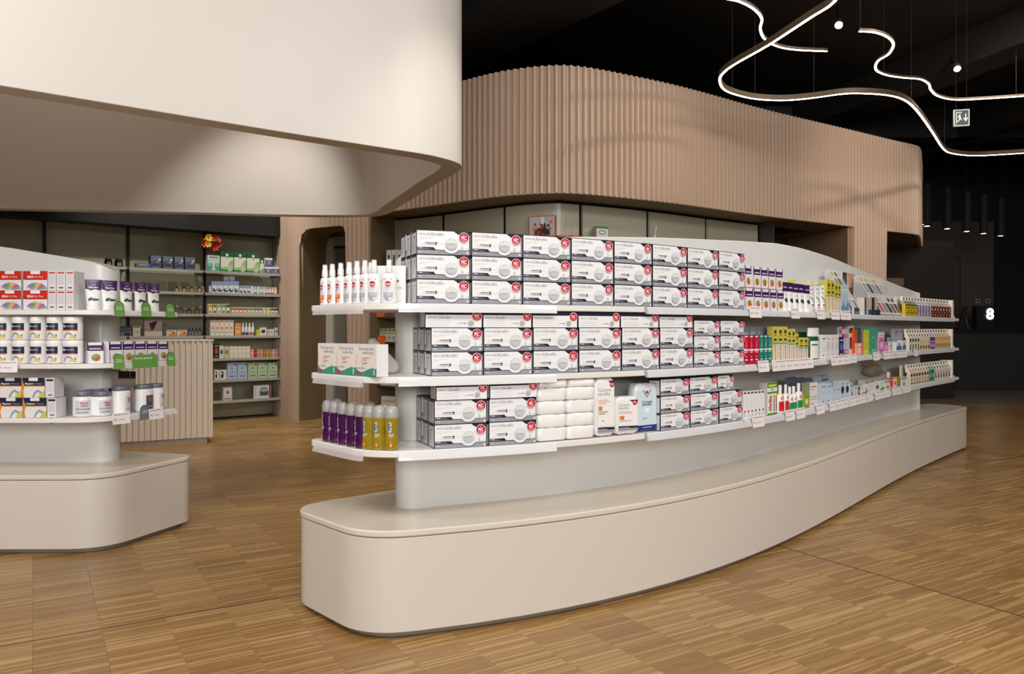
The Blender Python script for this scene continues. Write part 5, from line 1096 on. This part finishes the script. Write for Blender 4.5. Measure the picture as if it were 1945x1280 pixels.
wrow('orange_carton', carton('orc', .12, .08, .06, (214, 206, 186), [('p', [(.1, 0), (1, 0), (1, .3), (.7, .55), (.4, .45)], (226, 130, 40)), ('e', .75, .55, .1, .15, (50, 46, 30)), ('r', .1, .75, .7, .84, (120, 116, 100))], None, 'orange_carton'), 1.107, ((316, 335), (336, 355)), 627, 'low carton with orange flower print above the counter, %s', CAT, 'orange flower cartons')
wrow('pink_display', carton('pkd', .2, .16, .05, (150, 132, 122), [('r', 0, 0, 1, .28, (206, 190, 176)), ('p', [(.4, .3), (.7, .9), (.75, .9), (.5, .35), (.3, .8), (.26, .78)], (70, 30, 30))], None, 'leaflet_holder'), 1.107, ((274, 308),), (607,), 'brown and pink leaflet holder on the back wall above the counter', 'leaflet holder', None)
wrow('cream_carton', carton('crc', .08, .17, .06, (200, 190, 176), [('r', .1, .86, .9, .95, (40, 36, 36)), ('r', .2, .3, .8, .6, (176, 166, 154))], None, 'cream_carton'), 1.107, ((252.5, 267),), (620,), 'cream carton beside the dark monitor box above the counter', CAT, None, off=.05)
wrow('dark_box', carton('dkb', .2, .2, .1, (70, 74, 82), [('r', 0, .9, 1, 1, (30, 30, 36)), ('p', [(0, .35), (1, .5), (1, 0), (0, 0)], (104, 110, 118)), ('e', .75, .2, .2, .15, (36, 38, 40))], None, 'dark_box'), 1.107, ((217, 250),), (620,), 'dark grey box above the counter, left of the cream carton', CAT, None)
wrow('pale_jar', vbot('pj', (150, 160, 140), (120, 130, 116)), 1.107, ((206, 210.5), (211.5, 216)), 622, 'pale green bottle at the edge of the left display, %s', 'bottle', 'pale green bottles')
# right bay
MT = carton('mtc', .12, .2, .08, (196, 210, 200), [('r', 0, 0, 1, .30, (86, 160, 130)), ('r', 0, .30, 1, .5, (130, 186, 164)), ('p', [(.35, .05), (.65, .05), (.55, .3), (.62, .6), (.38, .6), (.45, .3)], (220, 214, 208)), ('r', .15, .84, .85, .9, (70, 110, 96))], None, 'mint_carton')
wrow('mint_carton', MT, 1.94, ((394, 417.5),), (485,), 'mint green and white carton under the potted flowers', CAT, None)
HB = carton('hbc', .15, .25, .1, (222, 220, 206), [('r', 0, .74, 1, 1, (30, 96, 56)), ('c', .5, .84, .07, (220, 224, 214)), ('p', [(0, 0), (1, 0), (1, .6), (.75, .55), (.5, .25), (0, .2)], (150, 190, 110)), ('r', 0, 0, 1, .1, (50, 130, 60)), ('e', .72, .17, .2, .16, (190, 184, 190)), ('p', [(.62, .28), (.82, .28), (.72, .42)], (190, 184, 190)), ('r', .4, .68, .6, .71, (60, 70, 60))], (40, 110, 60), 'humidifier_carton')
wrow('humidifier_carton', HB, 1.94, ((419, 443.5), (444.5, 468), (469, 493)), (478.5, 479.5, 481), 'large green and white carton with drop shape, back wall, %s from the left', CAT, 'green diffuser cartons')
wrow('green_carton', carton('hbs', .05, .14, .06, (222, 220, 206), [('r', 0, .72, 1, 1, (30, 70, 46)), ('c', .5, .85, .1, WHT), ('p', [(0, 0), (1, 0), (1, .4), (0, .15)], (120, 170, 80))], None, 'green_carton'), 1.94, ((494, 501.5),), (493,), 'small green-topped carton right of the large green cartons', CAT, None)
BX = carton('bxc', .08, .085, .06, (222, 222, 226), [('r', 0, .0, 1, .7, (84, 96, 150)), ('p', [(.3, .1), (.7, .6), (.6, .6), (.2, .1)], (206, 190, 180)), ('p', [(.7, .1), (.3, .6), (.4, .6), (.8, .1)], (206, 190, 180))], None, 'blue_white_carton')
wrow('blue_white_carton', BX, 1.94, ((502.5, 516.5), (517, 530.5)), 507, 'small blue and white carton at the right end of the top glass shelf, %s', CAT, 'small blue and white cartons')
a_, c2_ = slot('W', 504, 518, .03); spawn('blue_white_carton', BX, ((a_[0]+c2_[0])/2, (a_[1]+c2_[1])/2, 1.94+.112), math.atan2(c2_[1]-a_[1], c2_[0]-a_[0]), 'small blue and white carton stacked on the other two', CAT, 'small blue and white cartons', 1.2, 1, 1.15)
OVC = carton('ovc', .06, .14, .05, (206, 212, 220), [('r', 0, .66, 1, 1, (140, 156, 196)), ('e', .5, .25, .42, .16, (34, 60, 60)), ('e', .6, .32, .2, .1, (206, 210, 206)), ('r', .1, .5, .9, .56, WHT)], None, 'pale_blue_carton')
wrow('pale_blue_carton', OVC, 1.66, [(403+10.3*i, 412.8+10.3*i) for i in range(5)], 534.5, 'pale blue carton with dark leaf on the second glass shelf, %s from the left', CAT, 'pale blue leaf cartons')
wrow('pale_blue_carton', OVC, 1.66, [(455+7.4*i, 462+7.4*i) for i in range(3)], 542.5, 'shorter pale blue leaf carton on the second glass shelf, %s from the left', CAT, 'short pale blue leaf cartons')
wrow('pale_blue_carton', carton('ovb', .06, .06, .05, (176, 190, 222), [('r', 0, .8, 1, 1, WHT), ('r', .15, .4, .85, .5, (110, 124, 170))], None, 'pale_blue_carton'), 1.66, ((425, 435), (436, 446)), 525.5, 'pale blue carton standing taller in the second row, %s', CAT, 'rear pale blue cartons', off=.10)
wrow('violet_bottle', vbot('vio', (150, 150, 200), (40, 24, 70)), 1.66, ((397, 402.5),), (536,), 'violet capped bottle at the left of the second glass shelf', 'bottle', None)
COLS = [(196, 206, 212), (70, 110, 140), (160, 200, 210), (90, 140, 180), (120, 180, 170), (110, 80, 160), (200, 40, 60), (196, 30, 50), (226, 190, 60)]
for i, cc in enumerate(COLS):
    wrow('remedy_box', carton(('rb', cc), .04, .09, .04, (226, 220, 214), [('r', 0, .7, 1, 1, cc), ('c', .5, .85, .12, WHT), ('r', 0, 0, 1, .2, cc)], None, 'remedy_box'), 1.66, ((477+5.5*i, 482+5.5*i),), (543.5+.3*i,), 'tiny remedy carton at the right of the second glass shelf, %s from the left' % ORD[i], CAT, 'tiny remedy cartons')
HC = [((222, 160, 50), (200, 100, 40)), ((110, 140, 90), (130, 50, 40)), ((150, 170, 110), (226, 140, 40)), ((130, 150, 120), (90, 100, 60)), ((90, 100, 80), (60, 60, 50))]
for i, (c1, c2) in enumerate(HC):
    wrow('herb_carton', carton(('hc', c1, c2), .055, .12, .05, (222, 220, 196), [('r', 0, .66, 1, .94, c1), ('e', .6, .22, .26, .14, c2), ('r', 0, 0, .18, .66, (120, 160, 90))], None, 'herb_carton'), 1.385, ((395+8.4*i, 402.8+8.4*i),), (577.5,), 'tall herb carton on the third glass shelf, %s from the left' % ORD[i], CAT, 'tall herb cartons')
HD = [(200, 80, 40)]*4+[(110, 150, 90)]*2+[(110, 90, 140)]*2+[(216, 180, 70)]*2+[(120, 70, 40), (90, 66, 46)]
for i, c1 in enumerate(HD):
    wrow('herb_carton', carton(('hd', c1), .05, .095, .05, (224, 220, 204), [('r', 0, .60, 1, .9, c1), ('e', .6, .22, .22, .12, c1), ('r', 0, 0, .15, .6, (130, 160, 100))], None, 'herb_carton'), 1.385, ((439+7.45*i, 445.6+7.45*i),), (583.5+.1*i,), 'short herb carton on the third glass shelf, %s from the left' % ORD[i], CAT, 'short herb cartons')
wrow('cream_carton', carton('rc5', .06, .17, .05, (222, 214, 196), [('r', .15, .86, .85, .93, (214, 120, 90)), ('e', .5, .5, .2, .08, (206, 110, 90)), ('r', .25, .4, .75, .42, (90, 150, 110)), ('r', .15, .2, .85, .24, (90, 150, 110))], None, 'cream_carton'), 1.107, [(399.5+8.95*i, 408+8.95*i) for i in range(5)], 608, 'tall cream carton with red print, fourth glass shelf, %s from the left', CAT, 'tall cream cartons')
wrow('amber_carton', carton('amc', .09, .14, .05, (206, 150, 80), [('r', .1, .2, .9, .7, (226, 180, 120)), ('r', .2, .5, .8, .56, (150, 90, 40))], None, 'amber_carton'), 1.107, ((446, 458),), (614,), 'amber brown carton on the fourth glass shelf', CAT, None)
wrow('small_bottle', [capbottle('wb1', (220, 216, 220), (234, 232, 232), (110, 90, 140), .04, .13, .3, [('r', .1, .06, .9, .36, (60, 46, 90))], .45, 'small_bottle')]*2+[capbottle('wb2', (224, 220, 214), (234, 232, 232), (110, 90, 140), .04, .13, .3, [('r', .1, .06, .9, .34, (170, 90, 80))], .45, 'small_bottle')]*2, 1.107, [(459.5+6.2*i, 465.3+6.2*i) for i in range(4)], 613, 'small white bottle with nozzle on the fourth glass shelf, %s from the left', 'bottle', 'white nozzle bottles')
for i, (a, c, t, cc, c2, n) in enumerate(((487.5, 493.5, 626, (206, 206, 70), (150, 180, 60), 'lime'), (494, 506, 622, (222, 214, 196), (60, 40, 40), 'cream and dark'), (506.8, 511, 625, (214, 196, 180), (190, 150, 130), 'pink-beige'), (511.5, 520, 625, (216, 212, 200), (170, 166, 150), 'plain cream'), (522, 527.5, 622.5, (206, 212, 206), (90, 120, 130), 'pale grey'))):
    wrow('small_carton', gen(cc, 'c', c2, w=.05, h=.08, name='small_carton'), 1.107, ((a, c),), (t,), 'small %s carton at the right of the fourth glass shelf' % n, CAT, 'small cartons on the fourth glass shelf')
for i, (a, c, t, cc, c2, n) in enumerate(((406.5, 416, 652.5, (36, 32, 32), (206, 50, 50), 'black and red'), (417, 425, 657, (222, 220, 206), (50, 120, 70), 'white and green'), (426, 434.5, 658, (206, 204, 150), (120, 130, 80), 'olive'))):
    wrow('tea_carton', gen(cc, 'c', c2, w=.05, h=.12, name='tea_carton'), .815, ((a, c),), (t,), '%s carton at the left of the fifth glass shelf' % n, CAT, None)
wrow('white_carton', gen((226, 220, 204), 'b', (206, 200, 186), (190, 180, 166), w=.05, h=.12, name='white_carton'), .815, [(435.5+8.05*i, 443.1+8.05*i) for i in range(5)], 658, 'plain cream carton on the fifth glass shelf, %s from the left', CAT, 'plain cream cartons')
TN = [(214, 180, 110), (190, 20, 110), (190, 150, 90), (200, 150, 110), (170, 120, 70), (186, 140, 90), (176, 130, 60), (214, 160, 140), (186, 140, 110)]
for i, cc in enumerate(TN):
    wrow('tan_carton', carton(('tn', cc), .04, .09, .04, cc, [('r', .2, .5, .8, .6, tuple(min(255, v+40) for v in cc)), ('r', .2, .3, .6, .34, tuple(int(v*.7) for v in cc))], None, 'tan_carton'), .815, ((476.5+5.75*i, 481.9+5.75*i),), (663.5,), '%s carton on the right of the fifth glass shelf, %s from the left' % ('magenta' if i == 1 else 'tan', ORD[i]), CAT, 'tan cartons')
for nm, cc, c2, xs, gp in (('pale_blue_box', (176, 190, 214), (100, 112, 150), ((431.5, 450), (451, 469.5)), 'pale blue'), ('pale_green_box', (176, 196, 160), (90, 112, 80), ((471, 489), (490, 508), (509, 527.5)), 'pale green')):
    wrow('stocking_carton', carton(nm, .13, .17, .06, cc, [('r', .75, .85, .9, .93, (40, 42, 50)), ('c', .5, .66, .06, c2), ('t', 'Aroma', .5, .42, .11, c2), ('r', .2, .14, .8, .20, c2)], None, 'stocking_carton'), .537, xs, 689, gp+' carton with dark script on the sixth glass shelf, %s', CAT, gp+' cartons')
wrow('black_white_carton', carton('bwc', .07, .08, .05, (224, 222, 216), [('e', .35, .5, .2, .38, (24, 22, 22)), ('e', .3, .6, .08, .12, WHT)], None, 'black_white_carton'), .537, ((407.5, 416.5), (417.5, 430.5)), 702.5, 'white carton with black figure print, %s on the sixth glass shelf', CAT, 'black and white cartons')
wrow('white_box', carton('wbx', .13, .14, .08, (216, 208, 210), [('c', .5, .6, .12, (110, 90, 90)), ('c', .5, .6, .06, (60, 50, 50)), ('r', .1, .08, .9, .14, (90, 84, 84))], None, 'white_box'), .266, ((424, 441),), (735.5,), 'square white carton with round emblem on the lowest glass shelf', CAT, None)
wrow('device_carton', carton('dvc', .24, .15, .1, (214, 212, 216), [('r', .1, .15, .14, .8, (150, 150, 156)), ('p', [(.4, .2), (.95, .2), (.98, .5), (.85, .8), (.5, .8), (.4, .5)], (84, 84, 88)), ('p', [(.47, .5), (.92, .5), (.85, .72), (.53, .72)], (170, 172, 176))], (150, 110, 110), 'device_carton'), .266, ((481.5, 511),), (731.5,), 'wide white carton picturing a grey device on the lowest glass shelf', CAT, None)
wrow('striped_carton', carton('stc', .04, .14, .08, (120, 90, 140), [('r', 0, .75, 1, 1, (110, 130, 80)), ('r', 0, .5, 1, .75, (190, 60, 50))], None, 'striped_carton'), .266, ((511.5, 515.5),), (732,), 'narrow striped carton beside the device carton', CAT, None)
# potted flowers on the top glass shelf
p = wpt(401, .26); t = empty('potted_flowers', (p.x, p.y, 2.195), math.atan2(WD.y, WD.x)); tag(t, 'foil-wrapped bunch of red and yellow flowers on top of the mint carton', 'flowers')
rr = random.Random(5); b = MB(); b.lathe([(.03, 0), (.07, .06), (.12, .12)], mat((120, 60, 30), .3), seg=14, cap1=False); obj('foil_wrap', b.mesh('foil_wrap', True), t)
for i in range(16):
    x, y, z = rr.uniform(-.1, .1), rr.uniform(-.09, .03), rr.uniform(.05, .17); b = MB(); r = rr.uniform(.028, .045)
    col = [(196, 20, 24), (226, 150, 20), (180, 14, 20), (230, 190, 60)][i % 4]
    for k in range(7):
        a = k*2*math.pi/7; P = [(0, 0, 0), (r*math.cos(a-.4), -.4*r, r*math.sin(a-.4)), (r*1.25*math.cos(a), -.7*r, r*1.25*math.sin(a)), (r*math.cos(a+.4), -.4*r, r*math.sin(a+.4))]
        b.face([(q[0]+x, q[1]+y, q[2]+z) for q in P], mat(col, .5))
    b.lathe([(.008, z-.008), (.008, z+.008)], mat((120, 80, 20)), cx=x, cy=y-.01, seg=6); obj('flower', b.mesh('flower'), t)
b = MB()
for i in range(26):
    a = rr.uniform(0, 6.28); x, y, z = rr.uniform(-.08, .11), rr.uniform(-.07, .04), rr.uniform(.06, .15); L = rr.uniform(.05, .09)
    b.face([(x, y, z), (x+L*.5*math.cos(a)+.01, y-.01, z+L*.5*math.sin(a)-.012), (x+L*math.cos(a), y+.01, z+L*math.sin(a)), (x+L*.5*math.cos(a)-.01, y+.02, z+L*.5*math.sin(a)+.012)], mat((52, 66, 44), .4))
o = obj('foliage', b.mesh('foliage'), t)

# ---- things above and behind the main display
RS = offset_poly(FCr, .25, False)
def rpt(px): return hit(RS, px, False)
X0, X1 = rpt(835), rpt(1440)
ii = [i for i in range(len(RS)) if X0[0] < RS[i][0] < X1[0]]
Pp = [RS[i] for i in ii[::8]]
sh_ = empty('recess_shelf', (*RS[ii[len(ii)//2]], 2.1)); tag(sh_, 'curved glass shelf in the recess behind the main display', 'shelf'); inv = Matrix.Translation(-Vector((*RS[ii[len(ii)//2]], 2.1)))
b = MB(); A_, B_ = offset_poly(Pp, -.0, False), offset_poly(Pp, .2, False); b.rings([[(*p, 2.085), (*q, 2.085), (*q, 2.1), (*p, 2.1)] for p, q in zip(A_, B_)], GLASS); o = obj('glass_pane', b.mesh('glass_pane'), sh_); o.matrix_parent_inverse = inv
def on_recess(name, proto, px0, px1, z, ytop, label, cat, back=.05):
    L = offset_poly(Pp, back, False); a, c = hit(L, px0, False), hit(L, px1, False); w = math.hypot(c[0]-a[0], c[1]-a[1]); my = (a[1]+c[1])/2
    h = 1.2+(HY-ytop)/F*my-z; return spawn(name, proto, ((a[0]+c[0])/2, my, z), math.atan2(c[1]-a[1], c[0]-a[0]), label, cat, None, w/proto[1], 1, h/proto[2])
rr = random.Random(11); fl = [('r', .03, .03, .97, .97, (176, 182, 186)), ('p', [(.35, .05), (.65, .05), (.7, .35), (.3, .35)], (26, 24, 24)), ('e', .5, .42, .3, .2, (44, 40, 34))]
for i in range(22): fl.append(('e', rr.uniform(.18, .84), rr.uniform(.35, .8), .05, .05, [(206, 70, 40), (190, 50, 34), (60, 66, 40), (226, 110, 60), (50, 56, 36)][i % 5]))
fl.append(('r', .46, .72, .58, .95, (222, 220, 212)))
FP = carton('flp', .28, .30, .04, (206, 76, 44), fl, None, 'flower_picture')
on_recess('flower_picture', FP, 1004, 1055, 2.1, 410, 'orange-edged picture of red flowers standing in the recess above the display', 'picture', .15)
OL = MB(); OL.lathe([(.07, 0), (.075, .05), (.078, .052), (.078, .075), (.07, .08)], mat((214, 96, 44), .4), seg=24); OLm = ([('', OL.mesh('orange_tub', True))], .156, .08)
for i, px in enumerate((1041, 1066, 1090)):
    L = offset_poly(Pp, .03, False); a = hit(L, px, False); h = 1.2+(HY-448.5)/F*a[1]-2.1; spawn('orange_tub', OLm, (a[0], a[1]-.02, 2.1), 0, 'orange tub lid just showing over the display top, %s from the left' % ORD[i], 'tub', 'orange tubs', .9, .9, max(.2, h/.08))
on_recess('white_carton', carton('rwc', .12, .2, .08, (224, 220, 212), [('r', 0, .88, 1, 1, (70, 140, 90)), ('e', .5, .7, .3, .1, (70, 70, 76)), ('e', .5, .7, .25, .06, WHT)], (160, 156, 146), 'white_carton'), 1133, 1155, 2.1, 430, 'white carton with dark oval mark in the recess, right of the flower picture', CAT)
b = NB(); b.lathe([(.018, 0), (.022, .06), (.016, .12), (.008, .15), (.006, .20), (.012, .205), (.014, .225)], mat((206, 210, 222), .3), seg=12)
TB = ([('', b.mesh('electric_toothbrush', True))], .05, .225); L = offset_poly(Pp, .05, False); a = hit(L, 1241, False)
spawn('electric_toothbrush', TB, (a[0], a[1], 2.1), 0, 'slim pale electric toothbrush standing in the recess', 'toothbrush', None, 1, 1, (1.2+(HY-431)/F*a[1]-2.1)/.225, 0, .12)

# shelving bay seen between the doorway and the main display
rp = lambda px, off: hit(offset_poly(FCr, off, False), px, False)
t = empty('recess_shelf_bay', (-1.55, 9.7, 0)); tag(t, 'dark shelves with orange price signs between the doorway and the display', 'shelving'); inv = Matrix.Translation(-Vector((-1.55, 9.7, 0)))
LZ = []
for k, yb in enumerate((519, 602, 650, 735, 860)):
    P0, P1 = rp(712, .12), rp(860, .12)
    Ym = 9.45; z = 1.2+(HY-yb)/F*Ym if k else 1.86; LZ.append(z)
    a, c = Vector(P0), Vector(P1); d = (c-a).normalized(); n_ = Vector((-d.y, d.x)); b = MB()
    P = [a, c, c+n_*.3, a+n_*.3]; b.rings([[(*q, z-.02) for q in P], [(*q, z) for q in P]], mat((60, 54, 46), .4)); o = obj('shelf_board', b.mesh('shelf_board'), t); o.matrix_parent_inverse = inv
def rb(name, px0, px1, z, ytop, proto, label, cat, off=.14, group=None):
    a, c = rp(px0, off), rp(px1, off); w = math.hypot(c[0]-a[0], c[1]-a[1]); my = (a[1]+c[1])/2; h = 1.2+(HY-ytop)/F*my-z
    return spawn(name, proto, ((a[0]+c[0])/2, my, z), math.atan2(c[1]-a[1], c[0]-a[0]), label, cat, group, w/proto[1], 1, h/proto[2])
GW = carton('gwc', .06, .16, .05, (206, 204, 190), [('r', .1, .6, .9, .95, (110, 130, 50)), ('e', .4, .3, .2, .12, (120, 114, 100)), ('r', .2, .7, .8, .76, WHT)], None, 'green_white_carton')
for i in range(4): rb('green_white_carton', 721+8*i, 728+8*i, LZ[2], 624, GW, 'green and white carton behind an orange sign near the display panel, %s from the left' % ORD[i], CAT, .14, 'green and white cartons')
OS = carton('ors', .12, .07, .004, (222, 96, 40), [('r', .1, .6, .5, .7, (240, 170, 130))], None, 'orange_sign')
rb('orange_sign', 717, 731, LZ[2]-.03, 637, OS, 'orange price sign on the lower dark shelf beside the doorway', 'sign', .085); rb('orange_sign', 715, 730, LZ[1]+.0, 594, OS, 'orange price sign on the upper dark shelf beside the doorway', 'sign', .085)
DT = carton('dtc', .2, .1, .08, (216, 208, 186), [('c', .3+.2*i, .35, .1, (50, 44, 36)) for i in range(3)]+[('r', .1, .7, .9, .78, (170, 160, 110))], None, 'dotted_carton')
rb('dotted_carton', 722, 756, LZ[3], 712, DT, 'cream carton with dark dots on the dark shelf, upper one', CAT); rb('dotted_carton', 724, 756, LZ[3]-.36, 753, DT, 'cream carton with dark dots on the dark shelf, lower one', CAT)
VB = carton('vbc', .06, .16, .05, (206, 204, 196), [('r', .3, .2, .7, .8, (50, 96, 56))], None, 'green_white_carton')
for i in range(3): rb('green_white_carton', 734+10*i, 743+10*i, LZ[0], 475, VB, 'tall pale carton above the white cartons near the panel end, %s from the left' % ORD[i], CAT, .14, 'tall pale cartons near the panel')

# ---- exit sign and till area at far right
X, Y = px3(1826, 224, 3.4); t = empty('exit_sign', (X, Y, 3.4)); tag(t, 'hanging green and white emergency exit sign with running figure and arrow', 'exit sign')
sg = MB(); w, h = .125, .15
sg.box(-w/2, w/2, -.01, .01, -h/2, h/2, mat((34, 56, 46), .4, emit=.12)); obj('sign_panel', sg.mesh('sign_panel'), t)
b = NB(); wm = mat((222, 236, 226), .4, emit=.5)
fr = .012
for q in ((-w/2-fr, w/2+fr, h/2, h/2+fr), (-w/2-fr, w/2+fr, -h/2-fr, -h/2), (-w/2-fr, -w/2, -h/2, h/2), (w/2, w/2+fr, -h/2, h/2)): b.box(q[0], q[1], -.013, .013, q[2], q[3], mat((190, 198, 190), .3, emit=.2))
obj('sign_frame', b.mesh('sign_frame'), t)
b = NB(); S = lambda x, z, e: (x, -.011-e, z-h/2)
deco(b, w, h, [('p', [(.76, .78), (.84, .78), (.84, .42), (.96, .54), (.96, .42), (.80, .22), (.64, .42), (.64, .54), (.76, .42)], wm), ('r', .08, .12, .14, .9, wm), ('r', .08, .84, .5, .9, wm), ('c', .36, .72, .05, wm), ('p', [(.26, .66), (.42, .64), (.44, .46), (.54, .34), (.50, .30), (.38, .42), (.30, .26), (.16, .22), (.16, .28), (.26, .32), (.30, .46), (.28, .58), (.2, .52), (.18, .56)], wm)], S)
obj('pictogram', b.mesh('pictogram'), t); t.rotation_euler.z = -.25
for sx in (-.05, .05):
    b = MB(); b.tube([(sx, 0, h/2+fr), (sx, 0, 1.4)], .0015, mat((60, 58, 56), .6)); obj('suspension_wire', b.mesh('suspension_wire'), t)
Yd = 15.2; xl = (1800-CX)/F*Yd
t = empty('till_counter', (xl+2.5, Yd+.5, 0)); tag(t, 'long dark till counter at the far right, below the glowing 8', 'counter'); inv = Matrix.Translation(-Vector((xl+2.5, Yd+.5, 0)))
b = MB(); b.box(xl+.15, 13.5, Yd+.04, Yd+.8, 0, 1.12, mat((44, 42, 40), .5)); o = obj('counter_body', b.mesh('counter_body'), t); o.matrix_parent_inverse = inv
b = MB(); b.box(xl+.1, 13.6, Yd, Yd+.86, 1.12, 1.18, mat((30, 28, 28), .3)); o = obj('worktop', b.mesh('worktop'), t); o.matrix_parent_inverse = inv
X = (1893-CX)/F*Yd; t = empty('number_totem', (X+.03, Yd+.3, 1.1815)); tag(t, 'dark till monitor block carrying a glowing white number 8', 'sign')
b = MB(); b.box(-.24, .10, .0, .16, 0, .46, mat((26, 28, 32), .4)); obj('housing', b.mesh('housing'), t)
b = NB(); V_, Fc, x0, x1 = glyphs('8', .03); k = b.mi(mat((255, 240, 222), .5, emit=6))
i0 = len(b.v); sc = .215/.72; b.v += [((x-(x0+x1)/2)*sc+.02, -.012, .205+y*sc+.0) for x, y in V_]; b.f += Fc; b.m += [k]*len(Fc); obj('glowing_number', b.mesh('glowing_number'), t)
X = (1855-CX)/F*Yd; t = empty('till_terminal', (X-.05, Yd+.30, 1.1815)); tag(t, 'dark touch screen terminal on a tilted stand on the till counter', 'terminal')
b = MB(); b.box(-.16, .12, -.05, .12, 0, .03, mat((34, 32, 32), .4)); obj('base', b.mesh('base'), t)
b = MB(); b.rings([[(-.12, 0, .03), (-.02, 0, .03), (-.02, .03, .03), (-.12, .03, .03)], [(.0, .05, .46), (.10, .05, .46), (.10, .08, .46), (.0, .08, .46)]], mat((40, 38, 38), .3)); obj('screen', b.mesh('screen'), t)
b = MB(); b.tube([(.02, .08, .42), (.12, .1, .03)], .008, mat((120, 112, 104), .3)); obj('stand', b.mesh('stand'), t)
